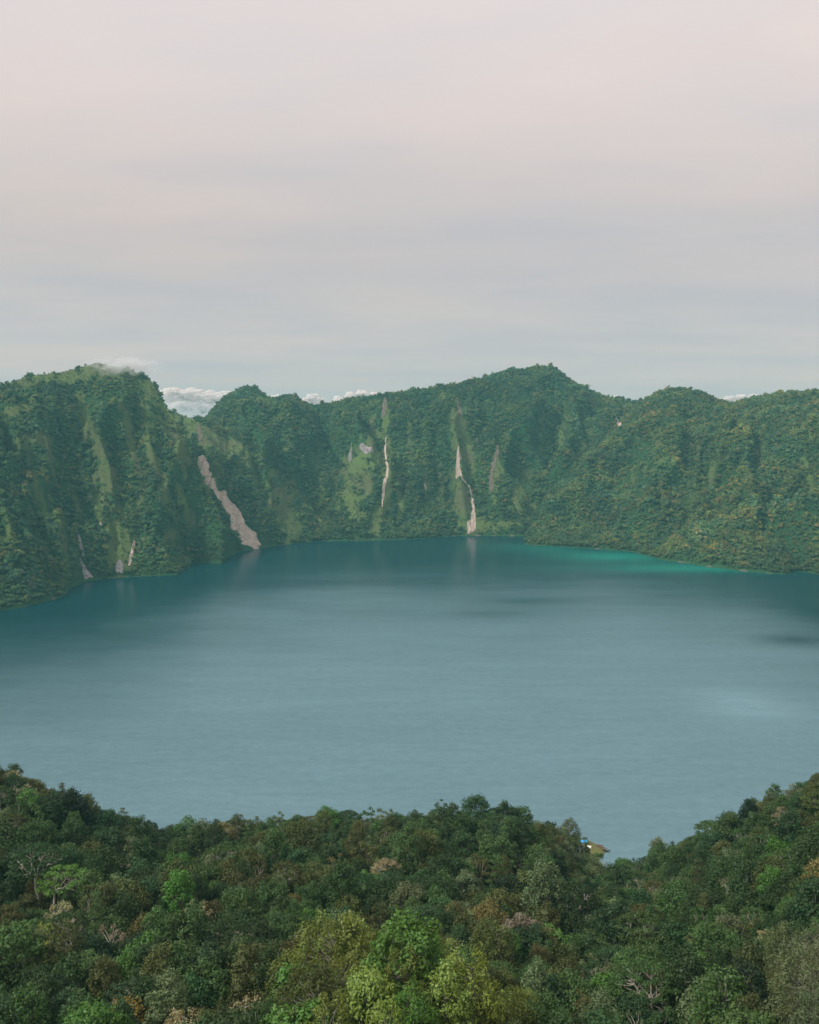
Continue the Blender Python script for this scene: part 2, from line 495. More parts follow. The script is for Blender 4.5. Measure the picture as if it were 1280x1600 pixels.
# ------------------------------------------------------------------ landslide scars: each its own body of bare earth
SCARS = [  # label, material, [(x, y, half width)]
    ('long grey and brown landslide running down to the lake beside the left mountain', 'earth',
     [(313, 714, 4), (316, 726, 9), (317, 740, 12), (323, 754, 12), (336, 766, 7), (350, 782, 8), (363, 800, 11), (374, 818, 14), (384, 836, 18), (391, 850, 21), (394, 859, 20)]),
    ('narrow pale earth slide falling from the rock face to a fan at the water', 'earth',
     [(716, 700, 2), (717, 710, 5), (716, 722, 4.5), (715, 738, 2.5), (722, 750, 1.5), (734, 762, 1.8), (738, 780, 2.5), (740, 798, 3), (740, 812, 4.5), (738, 824, 7), (734, 830, 3), (731, 836, 1.5)]),
    ('thin crooked pale gully west of the larger slide', 'earth',
     [(603, 685, 1.2), (602, 708, 1.6), (606, 730, 1.8), (605, 745, 2.5), (600, 760, 2.8), (598, 780, 1.6), (597, 795, 1.2)]),
    ('dull brown gully on the wall below the rounded peak', 'soil',
     [(779, 695, 2.5), (777, 710, 3.5), (771, 730, 4), (767, 748, 4), (769, 768, 3)]),
    ('small pinkish bare cliff patch above the grass', 'rock', [(562, 699, 3), (569, 703, 6), (578, 706, 6), (584, 708, 2)]),
    ('little grey cliff streak next to the pinkish cliff patch', 'rock', [(547, 706, 2.5), (547, 714, 3), (549, 721, 2)]),
    ('small orange earth scar high on the right-hand flank', 'earth', [(963, 652, 1.2), (966, 657, 2.6), (968, 663, 3.2), (969, 669, 2.6)]),
    ('faint brown scar just below the far rim in the middle', 'soil', [(602, 622, 3), (601, 640, 5), (599, 655, 4)]),
    ('faint reddish scar high above the pale earth slide', 'soil', [(717, 628, 2), (718, 640, 3.5), (720, 652, 3)]),
    ('small pinkish outcrop at the waterline of the left mountain', 'rock', [(131, 884, 3), (132, 893, 6), (136, 900, 8), (140, 906, 9)]),
    ('pale stone streak above the grassy chute of the left mountain', 'earth', [(210, 848, 2), (207, 862, 2.5), (204, 875, 2.5), (202, 888, 2)]),
    ('grey rock step at the foot of the grassy chute', 'rock', [(186, 879, 4), (186, 888, 6), (186, 898, 6)]),
    ('tiny white outcrop halfway up the left mountain', 'earth', [(157, 822, 2), (157, 828, 2.5)]),
    ('small pale outcrop among trees above the waterline outcrop', 'rock', [(127, 852, 4), (128, 858, 5), (126, 863, 3)]),
    ('tiny pale outcrop in the middle of the far wall', 'earth', [(664, 757, 2), (665, 764, 3), (666, 771, 2)]),
    ('dark reddish rock band across the grassy saddle', 'soil', [(311, 665, 3), (312, 677, 4), (314, 690, 4)]),
]
scar_lines = []
for si, (lab, mat, pts) in enumerate(SCARS):
    C = np.array([hit(x, y) for x, y, w in pts])
    hw = np.array([w * q[1] / F for (x, y, w), q in zip(pts, C)])
    # densify along the line
    seg = np.concatenate([[0], np.cumsum(np.linalg.norm(np.diff(C, axis=0), axis=1))])
    n = max(10, int(seg[-1] / 2.5))
    tt = np.linspace(0, seg[-1], n)
    cx = np.interp(tt, seg, C[:, 0]); cy = np.interp(tt, seg, C[:, 1]); w = np.interp(tt, seg, hw)
    k = 17
    across = np.linspace(-1, 1, k)
    wl_ = w * np.clip(.95 + .55 * fbm(tt / 30, 0 * tt + si, 71, 4), .2, 2); wr_ = w * np.clip(.95 + .55 * fbm(tt / 30, 0 * tt + si + 50, 72, 4), .2, 2)
    horizontal = abs(pts[-1][0] - pts[0][0]) > 2 * abs(pts[-1][1] - pts[0][1])
    side = np.where(across[None, :] < 0, across[None, :] * wl_[:, None], across[None, :] * wr_[:, None])
    if horizontal:
        X = np.repeat(cx[:, None], k, 1); Y = cy[:, None] + side * (3 if pts[0][1] > 830 else 1)
    else:
        ks = max(3, n // 8) | 1
        def smv(v_): return np.convolve(np.pad(v_, ks // 2, mode='edge'), np.ones(ks) / ks, 'valid')
        tx, ty = np.gradient(smv(cx)), np.gradient(smv(cy)); tl_ = np.hypot(tx, ty) + 1e-6
        X = cx[:, None] + side * np.abs(ty / tl_)[:, None] ; Y = cy[:, None] - side * (tx / tl_ * np.sign(ty + 1e-9))[:, None]
    Z = far_height(X / Y, Y)
    Z = Z + 1.6 + 2.2 * (1 - across[None, :] ** 2) * (.9 * fbm(X / 6, Y / 9, 40 + si, 4) + .15) - 3.0 * (np.abs(across[None, :]) > .99)
    Z = np.maximum(Z, .15)
    me = make_mesh('landslide_scar', np.stack([X, Y, Z], -1).reshape(-1, 3), grid_faces(n, k), [M[mat]], smooth=False)
    tag(link('landslide_scar', me), lab, 'landslide', 'bare scars on the crater wall')
    scar_lines.append(np.stack([cx, cy, w * (1.6 if horizontal else 1)], 1))
scar_pts = np.concatenate(scar_lines)

# narrow uneven margin of pale gravel where the walls meet the lake
for r, lab in ((RA, 'broken gravel margin under the left mountain'), (RB, 'broken gravel margin under the far wall'), (RD, 'broken gravel margin under the right flank')):
    a = np.linspace(r.a0 + .002, r.a1 - .002, 700)
    sd_, rd_, rz_ = r.lines(a)
    wid = np.clip(-.6 + 5.5 * fbm(a * 2000 / 28, 0 * a, r.seed + 60, 4), .02, 4.5)
    dd = sd_[:, None] + np.stack([-1.2 + 0 * wid, 0 * wid, wid * .5, wid], 1)
    zz_ = np.maximum(r.h(np.broadcast_to(a[:, None], dd.shape), dd), -.2) + np.clip(wid, 0, 1)[:, None] * (.25 + .25 * noise(a[:, None] * 600, dd / 2, 4)) - .15
    zz_[:, 0] = -.3; zz_[:, 3] -= .3
    tag(link('shore', make_mesh('shore', np.stack([a[:, None] * dd, dd, zz_], -1).reshape(-1, 3), grid_faces(700, 4), [M['soil']])), lab, kind='structure')
# ------------------------------------------------------------------ lake
t = NT('lake_water')
p = t.pos()
sep = t.new('ShaderNodeSeparateXYZ'); t.l.new(p, sep.inputs[0])
def blob(x, y, rx, ry, soft=1.0):
    """soft world-space patch round a point of the lake surface"""
    c = G(x, y)
    rxm = rx * c[1] / F
    rym = abs(G(x, y - ry)[1] - G(x, y + ry)[1]) / 2
    dx = t.math('DIVIDE', t.math('SUBTRACT', sep.outputs[0], float(c[0])), float(rxm))
    dy = t.math('DIVIDE', t.math('SUBTRACT', sep.outputs[1], float(c[1])), float(rym))
    q = t.math('ADD', t.math('MULTIPLY', dx, dx), t.math('MULTIPLY', dy, dy))
    return t.math('EXPONENT', t.math('MULTIPLY', q, -1.0))
shallow = t.math('ADD', blob(965, 870, 95, 8), t.math('MULTIPLY', blob(1095, 888, 170, 7), .85))
shallow = t.math('ADD', shallow, t.math('MULTIPLY', blob(850, 856, 80, 7), .5))
shallow = t.math('MINIMUM', t.math('MULTIPLY', shallow, t.math('MULTIPLY_ADD', t.noise(p, .012, 4), .8, .5)), 1.0)
deep = (.000, .032, .040)
body = t.mix(t.math('MULTIPLY', shallow, .9), deep, (.002, .215, .160))
# sheltered glassy water under the walls, wind-ruffled water in the open: the line between them lies at a distance that depends on bearing
av = t.math('DIVIDE', sep.outputs[0], sep.outputs[1])
lines_ = [(-120, 1075), (0, 1048), (150, 1022), (300, 965), (450, 930), (640, 920), (800, 922), (1000, 925), (1150, 945), (1280, 985), (1400, 1010)]
LG = [G(*q) for q in lines_]
edge = t.ramp(t.math('MULTIPLY_ADD', av, .8, .5), [(float(q[0] / q[1]) * .8 + .5, float(q[1]) / 2500) for q in LG])
warp = t.math('MULTIPLY_ADD', t.noise(p, .0045, 5, .62, (.55, 1.5, 1)), .9, -.45)
rel = t.math('DIVIDE', t.math('DIVIDE', sep.outputs[1], 2500.0), edge)     # 1 on the line
rel = t.math('MULTIPLY', t.math('ADD', rel, t.math('MULTIPLY', warp, .40)), .5)
open_ = t.ramp(rel, [(.34, 1.0), (.46, .62), (.55, .14), (.63, 0.0)], 'B_SPLINE')
calm = t.math('ADD', t.math('MULTIPLY', blob(815, 938, 80, 9), .42), t.math('MULTIPLY', blob(775, 959, 60, 7), .38))
calm = t.math('MULTIPLY', calm, t.math('MULTIPLY_ADD', t.noise(p, .012, 5, .6, (.5, 1.6, 1)), 2.0, 0.0))
calm = t.math('ADD', calm, t.math('ADD', t.math('MULTIPLY', blob(1245, 1000, 60, 9), .85), blob(1290, 955, 75, 32)))
swirl = t.math('MULTIPLY', t.math('MULTIPLY', blob(1160, 1100, 75, 24), .75), t.noise(p, .03, 5, .65, (.7, 1.4, 1)))
streak = t.noise(p, .008, 6, .62, (.45, 1.5, 1))
ruff = t.math('MULTIPLY', open_, t.math('MULTIPLY_ADD', streak, .34, .80))
ruff = t.math('ADD', t.math('MULTIPLY', ruff, t.math('SUBTRACT', 1.0, t.math('MINIMUM', calm, 1.0))), swirl)
fine = t.math('ADD', t.math('MULTIPLY', t.noise(p, .13, 6, .7, (.8, 1.5, 1)), .55), t.math('MULTIPLY', t.noise(p, .035, 5, .6, (.35, 1.6, 1)), .30))
ruff = t.math('MULTIPLY', ruff, t.math('ADD', fine, .575))
ruff = t.math('MINIMUM', t.math('MAXIMUM', ruff, 0.0), 1.3)
wv = t.noise(p, .55, 3, .6)
wv2 = t.noise(p, .10, 3, .5)
hgt = t.math('ADD', t.math('MULTIPLY', wv, t.math('MULTIPLY_ADD', ruff, .5, .10)), t.math('MULTIPLY', wv2, .4))
bmp = t.bump(hgt, .55, 1.0)
wb = t.new('ShaderNodeBsdfPrincipled')
t.l.new(body, wb.inputs['Base Color'])
wb.inputs['Roughness'].default_value = .20
wb.inputs['IOR'].default_value = 1.20
t.l.new(bmp, wb.inputs['Normal'])
gl = t.new('ShaderNodeBsdfGlossy')
gl.inputs['Color'].default_value = (.61, .90, 1.0, 1)
gl.inputs['Roughness'].default_value = .42
t.l.new(bmp, gl.inputs['Normal'])
wm = t.new('ShaderNodeMixShader')
t.l.new(t.math('MULTIPLY', ruff, .365), wm.inputs[0])
t.l.new(wb.outputs[0], wm.inputs[1]); t.l.new(gl.outputs[0], wm.inputs[2])
t.l.new(wm.outputs[0], t.out.inputs[0])
M['water'] = t.m
xs, ys = np.linspace(-1500, 1500, 31), np.linspace(150, 2350, 31)
gx, gy = np.meshgrid(xs, ys, indexing='ij')
lake = link('lake', make_mesh('lake', np.stack([gx, gy, 0 * gx], -1).reshape(-1, 3), grid_faces(31, 31), [M['water']]))
tag(lake, 'wide blue green crater lake ringed by forest', kind='structure')
# low country outside the crater
an = np.linspace(0, 2 * math.pi, 65)[:-1]
ring = [np.zeros((1, 2))] + [np.stack([np.cos(an), np.sin(an)], 1) * r_ for r_ in (800, 2000, 3400, 5000)]
gv = np.concatenate(ring); gv = np.concatenate([gv, np.full((len(gv), 1), -45.)], 1); gv[:, 1] += 1200
tri = np.array([[0, 1 + i, 1 + (i + 1) % 64] for i in range(64)])
qd = np.array([[1 + 64 * k + i, 1 + 64 * (k + 1) + i, 1 + 64 * (k + 1) + (i + 1) % 64, 1 + 64 * k + (i + 1) % 64] for k in range(3) for i in range(64)])
tag(link('ground', make_mesh('ground', gv, [tri, qd], [M['floor']])), 'low wooded ground around the crater', kind='structure')

# ------------------------------------------------------------------ near slope
NEAR = {  # survey columns: (y, depth) of the canopy from the bottom of the picture to the crest
    -250: [(1600, 150), (1400, 205), (1250, 255), (1160, 290)],
    0:    [(1600, 135), (1450, 190), (1320, 245), (1240, 285), (1192, 310)],
    120:  [(1600, 132), (1450, 190), (1330, 250), (1275, 280), (1245, 318)],
    250:  [(1600, 130), (1450, 190), (1370, 240), (1325, 290), (1298, 335)],
    430:  [(1600, 125), (1470, 180), (1380, 240), (1315, 300), (1280, 345)],
    540:  [(1600, 116), (1510, 126), (1470, 185), (1370, 255), (1275, 345)],
    620:  [(1600, 112), (1495, 124), (1465, 185), (1360, 260), (1275, 345)],
    740:  [(1600, 116), (1550, 124), (1500, 165), (1390, 240), (1262, 345)],
    850:  [(1600, 130), (1510, 175), (1400, 235), (1335, 300), (1287, 365)],
    900:  [(1600, 136), (1510, 178), (1415, 240), (1355, 320), (1308, 400)],
    945:  [(1600, 138), (1500, 185), (1425, 245), (1385, 340), (1368, 420)],
    1000: [(1600, 138), (1500, 185), (1425, 240), (1370, 330), (1340, 400)],
    1130: [(1600, 140), (1510, 180), (1430, 225), (1340, 290), (1280, 350)],
    1200: [(1600, 128), (1500, 165), (1410, 212), (1310, 275), (1240, 322)],
    1280: [(1600, 108), (1500, 138), (1400, 182), (1300, 235), (1204, 290)],
    1500: [(1600, 100), (1450, 140), (1300, 190), (1110, 260)],
}
CANOPY = 12.0
N_S = 61
na, nd_, nz_ = [], [], []
for x, col in NEAR.items():
    P = np.array([W(x, y, d) for y, d in col])
    na.append(np.mean(P[:, 0] / P[:, 1]))
    d = np.linspace(P[0, 1], P[-1, 1], N_S)
    nd_.append(d); nz_.append(np.interp(d, P[:, 1], P[:, 2]))
na, nd_, nz_ = np.array(na), np.array(nd_), np.array(nz_)
NA = np.linspace(na[0], na[-1], 160)
ND = np.stack([np.interp(NA, na, nd_[:, j]) for j in range(N_S)], 1)
NZ = np.stack([np.interp(NA, na, nz_[:, j]) for j in range(N_S)], 1)
for _ in range(3):
    for A_ in (ND, NZ):
        A_[1:-1] = (A_[:-2] + 2 * A_[1:-1] + A_[2:]) / 4
for _ in range(2):
    NZ[:, 1:-1] = (NZ[:, :-2] + 2 * NZ[:, 1:-1] + NZ[:, 2:]) / 4
# towards the camera and beyond the crest down into the lake
f0 = np.linspace(0, 1, 13)[:-1]
fd = 30 + (ND[:, :1] - 30) * f0[None, :]
fz = NZ[:, :1] + (ND[:, :1] - fd) * .18
b0 = np.linspace(0, 1, 25)[1:]
bl = (NZ[:, -1:] - CANOPY + 14) / .72
bd = ND[:, -1:] + bl * b0[None, :]
bz = NZ[:, -1:] - (bd - ND[:, -1:]) * .72
GD = np.concatenate([fd, ND, bd], 1)
GZ = np.concatenate([fz, NZ, bz], 1) - CANOPY
GZ = GZ + 1.2 * fbm(NA[:, None] * GD / 14, GD / 14, 9, 3)
def near_ground(a, d):
    """height of the near slope (bilinear in column and depth)"""
    a, d = np.atleast_1d(a), np.atleast_1d(d)
    ia = np.clip((a - NA[0]) / (NA[-1] - NA[0]) * (len(NA) - 1), 0, len(NA) - 1.001)
    i0 = ia.astype(int); fr = ia - i0
    out = np.empty(len(a))
    for k in range(len(a)):
        z0 = np.interp(d[k], GD[i0[k]], GZ[i0[k]]); z1 = np.interp(d[k], GD[i0[k] + 1], GZ[i0[k] + 1])
        out[k] = z0 * (1 - fr[k]) + z1 * fr[k]
    return out
vv = np.stack([NA[:, None] * GD, GD, GZ], -1).reshape(-1, 3)
near = link('near_slope', make_mesh('near_slope', vv, grid_faces(*GD.shape), [M['floor']], smooth=True))
tag(near, 'steep near slope hidden under rainforest', kind='structure')

# ------------------------------------------------------------------ tree kits
def tubes(paths, sides=5):
    """paths: list of (points (n,3), radii (n))"""
    V, Fq, off = [], [], 0
    ang = np.linspace(0, 2 * math.pi, sides + 1)[:-1]
    for P, r in paths:
        P = np.asarray(P, float); r = np.asarray(r, float)
        T = np.gradient(P, axis=0)
        T /= np.linalg.norm(T, axis=1)[:, None] + 1e-9
        ref = np.where(np.abs(T[:, 2:3]) > .9, np.array([[1., 0, 0]]), np.array([[0, 0, 1.]]))
        B = np.cross(T, ref); B /= np.linalg.norm(B, axis=1)[:, None] + 1e-9
        N = np.cross(B, T)
        ringv = P[:, None, :] + r[:, None, None] * (np.cos(ang)[None, :, None] * B[:, None, :] + np.sin(ang)[None, :, None] * N[:, None, :])
        n = len(P)
        V.append(ringv.reshape(-1, 3))
        i = np.arange(n * sides).reshape(n, sides) + off
        j = np.roll(i, -1, axis=1)
        Fq.append(np.stack([i[:-1], j[:-1], j[1:], i[1:]], -1).reshape(-1, 4))
        off += n * sides
    return np.concatenate(V), np.concatenate(Fq)

def unit(v):
    return v / (np.linalg.norm(v, axis=-1, keepdims=True) + 1e-9)

def leaf_cards(P, N, L, Wd, g, jitter=.7):
    n = len(P)
    N = unit(N + jitter * g.normal(size=(n, 3)))
    T = unit(np.cross(N, g.normal(size=(n, 3))))
    B = np.cross(N, T)
    s = g.uniform(.6, 1.35, n)[:, None]
    v = np.stack([P - T * L * s * .5, P + B * Wd * s * .5, P + T * L * s * .5, P - B * Wd * s * .5], 1)
    return v.reshape(-1, 3), np.arange(4 * n).reshape(n, 4)

def clump_crown(C, rad, squash, n_leaf, L, Wd, g, low=-.35):
    """leaves on the outside of clumps at C with radius rad"""
    nC = len(C)
    D = unit(g.normal(size=(nC * n_leaf * 2, 3)))
    D = D[D[:, 2] > low - .3 * g.random(len(D))][:nC * n_leaf]
    idx = np.arange(len(D)) % nC
    rr = (g.random(len(D)) ** .35)
    lump = 1 + .28 * np.sin(D[:, 0] * 5 + idx) * np.sin(D[:, 1] * 5 + idx * 2)
    P = C[idx] + D * (rad[idx] * rr * lump)[:, None] * np.array([1, 1, squash])
    N = D + np.array([0, 0, .45])
    v, f = leaf_cards(P, N, L, Wd, g)
    cv = g.random(nC)[idx]
    var = np.clip(.45 * cv + .55 * g.random(len(D)), 0, 1)
    return v, f, var

def limb(p0, p1, r0, r1, g, n=5, sag=.12):
    tq = np.linspace(0, 1, n)[:, None]
    P = p0 + (p1 - p0) * tq
    ln = np.linalg.norm(p1 - p0)
    P[1:-1] += g.normal(size=(n - 2, 3)) * ln * .05
    P[:, 2] += np.sin(tq[:, 0] * math.pi) * ln * -sag * .5
    return P, r0 + (r1 - r0) * tq[:, 0]

def tree_kit(kind, seed):
    """returns trunk (v,f), crown (v,f,var), crown half width, crown half height, crown centre height"""
    g = np.random.default_rng(seed)
    P = dict(dome=dict(h=14, base=6.5, rx=5.2, top=6.5, n=46, cr=(1.2, 1.9), sq=.8, leaf=150, L=.46, W=.30),
             lobed=dict(h=15, base=6, rx=4.8, top=8, n=26, cr=(1.4, 2.3), sq=.85, leaf=230, L=.50, W=.32),
             tall=dict(h=17, base=6, rx=3.5, top=10.5, n=34, cr=(1.1, 1.7), sq=.9, leaf=150, L=.46, W=.28),
             umbrella=dict(h=16, base=11.5, rx=6.0, top=4.0, n=44, cr=(.9, 1.4), sq=.45, leaf=120, L=.42, W=.26),
             column=dict(h=14, base=4, rx=2.3, top=10, n=24, cr=(.9, 1.3), sq=1.0, leaf=150, L=.42, W=.26),
             feathery=dict(h=14, base=3.5, rx=4.0, top=10, n=52, cr=(.75, 1.25), sq=1.5, leaf=130, L=.50, W=.15),
             open=dict(h=15, base=7, rx=4.6, top=7.5, n=24, cr=(.7, 1.2), sq=.7, leaf=85, L=.42, W=.26),
             sprig=dict(h=13, base=5, rx=4.2, top=7.5, n=34, cr=(.6, 1.1), sq=1.1, leaf=70, L=.46, W=.16),
             layered=dict(h=18, base=4.5, rx=3.6, top=13, n=30, cr=(.9, 1.5), sq=.35, leaf=140, L=.42, W=.22))[kind]
    n = P['n']
    # clump centres: on the upper shell of the crown envelope, a few inside
    th = g.uniform(0, 2 * math.pi, n * 4)
    if kind == 'layered':
        hz = g.random(n * 4)
        rr = P['rx'] * (1 - .8 * hz) * g.uniform(.35, 1, n * 4)
        hz = np.round(hz * 6) / 6 + g.normal(size=n * 4) * .02
        C = np.stack([np.cos(th) * rr, np.sin(th) * rr, P['base'] + hz * P['top']], 1)
    elif kind in ('column', 'tall', 'feathery', 'sprig'):
        hz = g.random(n * 4) ** .8
        env = np.sqrt(np.clip(1 - (2 * hz - .85) ** 2 / 1.5, .05, 1))
        rr = P['rx'] * env * g.uniform(.35, 1, n * 4) ** .6
        C = np.stack([np.cos(th) * rr, np.sin(th) * rr, P['base'] + hz * P['top']], 1)
    else:
        u = g.random(n * 4) ** .75
        rr = P['rx'] * np.sin(np.arccos(1 - u)) * g.uniform(.75, 1.0, n * 4)
        zz_ = P['top'] * (1 - u) * g.uniform(.75, 1.05, n * 4)
        C = np.stack([np.cos(th) * rr, np.sin(th) * rr, P['base'] + zz_], 1)
    # lopsided crown, spread the clumps apart
    C[:, :2] += .10 * P['rx'] * g.normal(size=2)
    C[:, 2] += .07 * P['top'] * np.sin(np.arctan2(C[:, 1], C[:, 0]) * 2 + g.uniform(0, 6))
    keep = [0]
    for _ in range(n - 1):
        dd = np.min(np.linalg.norm(C[:, None] - C[None, keep], axis=2), axis=1)
        keep.append(int(np.argmax(dd * g.uniform(.6, 1, len(C)))))
    C = C[keep]
    rad = g.uniform(*P['cr'], n)
    v, f, var = clump_crown(C, rad, P['sq'], P['leaf'], P['L'], P['W'], g, low=-.5 if kind in ('feathery', 'column', 'tall') else -.3)
    if kind == 'feathery':
        v[:, 2] -= 0
    # trunk and limbs
    fork = np.array([g.normal() * .3, g.normal() * .3, P['base'] * .85])
    tr = .22 if kind not in ('dome', 'lobed', 'umbrella') else .30
    paths = [limb(np.array([0, 0, -2.5]), fork, tr * 1.25, tr * .9, g, 6, 0)]
    top = np.array([g.normal() * .5, g.normal() * .5, P['base'] + P['top'] * .8])
    if kind in ('tall', 'column', 'feathery', 'layered', 'sprig'):
        paths.append(limb(fork, top, tr * .9, .06, g, 6, 0))
        for c in C:
            z0 = min(max(c[2] - 1.2, fork[2]), top[2])
            q = (z0 - fork[2]) / (top[2] - fork[2])
            s0 = fork + (top - fork) * q
            paths.append(limb(s0, c, .07 + .06 * (1 - q), .03, g, 4, .1))
    else:
        nb = 6
        order = np.argsort(np.arctan2(C[:, 1], C[:, 0]))
        for grp in np.array_split(order, nb):
            mid = C[grp].mean(0) * np.array([.62, .62, 1]) ; mid[2] = fork[2] + (mid[2] - fork[2]) * .55
            paths.append(limb(fork, mid, tr * .65, tr * .38, g, 5, .1))
            for ci in grp:
                paths.append(limb(mid, C[ci], tr * .34, .04, g, 4, .12))
    tv, tf = tubes(paths)
    return (tv, tf), (v, f, var), P['rx'] + .8, P['top'] / 2 + .8, P['base'] + P['top'] / 2

def bare_kit(seed, spread=1.0, h=13):
    g = np.random.default_rng(seed)
    paths, tips = [], []
    def grow(p, dvec, ln, r, lev):
        q = p + dvec * ln
        paths.append(limb(p, q, r, r * .62, g, 4, -.1))
        if lev == 0:
            tips.append((q, dvec)); return
        k = 3 if lev > 3 else g.integers(2, 4)
        for _ in range(k):
            nd = unit(dvec + spread * g.normal(size=3) * np.array([.62, .62, .35]) + np.array([0, 0, .12]))
            grow(q, nd, ln * g.uniform(.5, .8), r * .66, lev - 1)
    grow(np.array([0, 0, -2.]), unit(np.array([g.normal() * .06, g.normal() * .06, 1])), h * .48, .16, 5)
    tv, tf = tubes(paths, 4)
    # twig sprays: short thin shoots at the tips
    tp = np.array([q for q, _ in tips]); td = np.array([d_ for _, d_ in tips])
    k = 9
    idx = np.repeat(np.arange(len(tp)), k)
    D = unit(td[idx] + .7 * g.normal(size=(len(idx), 3)))
    L = g.uniform(.4, 1.1, len(idx))[:, None]
    B = unit(np.cross(D, g.normal(size=D.shape))) * .045
    a = tp[idx]
    v = np.stack([a - B, a + B, a + D * L + B * .3, a + D * L - B * .3], 1).reshape(-1, 3)
    f = np.arange(len(v)).reshape(-1, 4)
    rx = np.percentile(np.linalg.norm(tp[:, :2], axis=1), 85)
    return (tv, tf), (v, f, g.random(len(f))), float(rx), float(np.ptp(tp[:, 2]) / 2 + .5), float(tp[:, 2].mean())

def fern_kit(seed):
    g = np.random.default_rng(seed)
    tv, tf = tubes([limb(np.array([0, 0, -1.]), np.array([.2, 0, 7.]), .16, .12, g, 6, 0)], 6)
    V, Fq, off = [], [], 0
    for k in range(15):
        an_ = k * 2.4 + g.normal() * .1
        out = np.array([math.cos(an_), math.sin(an_), 0]); side = np.array([-out[1], out[0], 0])
        ln = g.uniform(2.4, 3.2)
        for s in np.linspace(.08, 1, 16):
            c = np.array([.2, 0, 7.]) + out * ln * s + np.array([0, 0, 1.3 * math.sin(s * 2.2) - .9 * s * s])
            wl2 = .75 * math.sin(math.pi * min(1, s * .9 + .08)) + .05
            for sg in (-1, 1):
                tip = c + side * sg * wl2 + out * .18 + np.array([0, 0, -.15])
                V += [c - out * .07, c + out * .07, tip + out * .05, tip - out * .05]
                Fq.append([off, off + 1, off + 2, off + 3]); off += 4
    v = np.array(V); f = np.array(Fq)
    return (tv, tf), (v, f, g.random(len(f))), 3.0, 1.2, 7.4

KITS = {}
def add_kit(key, res, bark):
    (tv, tf), (cv, cf, var), rx, rz, cz = res
    tm = make_mesh('trunk', tv, tf, [M[bark]], smooth=True)
    cm = make_mesh('crown', cv, cf, [M['leaf']], {'var': ('FACE', var)})
    allv = np.concatenate([tv, cv]); allf = np.concatenate([tf, cf + len(tv)])
    mi = np.concatenate([np.zeros(len(tf)), np.ones(len(cf))])
    jm = make_mesh('forest_tree', allv, allf, [M[bark], M['leaf_i']],
                   {'var': ('FACE', np.concatenate([np.zeros(len(tf)), var]))}, mat_index=mi)
    KITS[key] = dict(trunk=tm, crown=cm, joined=jm, rx=rx, rz=rz, cz=cz, h=cz + rz)

sd = 100
for kind, nvar, bark in (('dome', 3, 'bark_grey'), ('lobed', 3, 'bark_grey'), ('tall', 2, 'bark_grey'), ('umbrella', 2, 'bark_pale'),
                         ('column', 1, 'bark_dark'), ('feathery', 2, 'bark_grey'), ('open', 2, 'bark_pale'), ('sprig', 2, 'bark_pale'), ('layered', 1, 'bark_dark')):
    for k in range(nvar):
        sd += 7
        add_kit(f'{kind}{k}', tree_kit(kind, sd), bark)
add_kit('bare0', bare_kit(5), 'bark_pale')
add_kit('bare1', bare_kit(9, 1.25, 11), 'bark_pale')
add_kit('fern0', fern_kit(3), 'bark_dark')
NVAR = dict(dome=3, lobed=3, tall=2, umbrella=2, column=1, feathery=2, open=2, sprig=2, layered=1, bare=2, fern=1)

# real leaf colours (linear)
HUES = {
    'dark green':    (0.032, 0.063, 0.014),
    'mid green':     (0.055, 0.105, 0.023),
    'bluish green':  (0.035, 0.080, 0.024),
    'olive green':   (0.071, 0.088, 0.019),
    'brownish olive': (0.081, 0.080, 0.021),
    'grey green':    (0.106, 0.137, 0.053),
    'bright green':  (0.071, 0.161, 0.021),
    'yellow green':  (0.151, 0.196, 0.031),
    'golden brown':  (0.140, 0.123, 0.035),
    'rusty orange':  (0.168, 0.123, 0.026),
    'pale straw':    (0.302, 0.266, 0.128),
    'cream white':   (0.383, 0.351, 0.223),
    'pinkish brown': (0.202, 0.171, 0.103),
    'lemon yellow':  (0.333, 0.331, 0.029),
    'blackish green': (0.017, 0.036, 0.012),
}

# ------------------------------------------------------------------ where the near trees stand
trees = []   # dict(kit, hue, X, Y, Z, s, rot, col)
def canopy_at(x, y):
    """stand of the tree whose crown centre is seen at a survey mark"""
    a = (x - 640) / F / (CP - (y - 800) / F * SP)
    ia = int(np.clip(np.searchsorted(NA, a), 1, len(NA) - 1))
    ds_ = np.linspace(95, ND[ia, -1], 200)
    z = np.interp(ds_, GD[ia], GZ[ia])
    px, py = project(a * ds_, ds_, z + CANOPY * .72)
    i = int(np.argmin(np.abs(py - y)))
    return a * ds_[i], ds_[i], z[i]

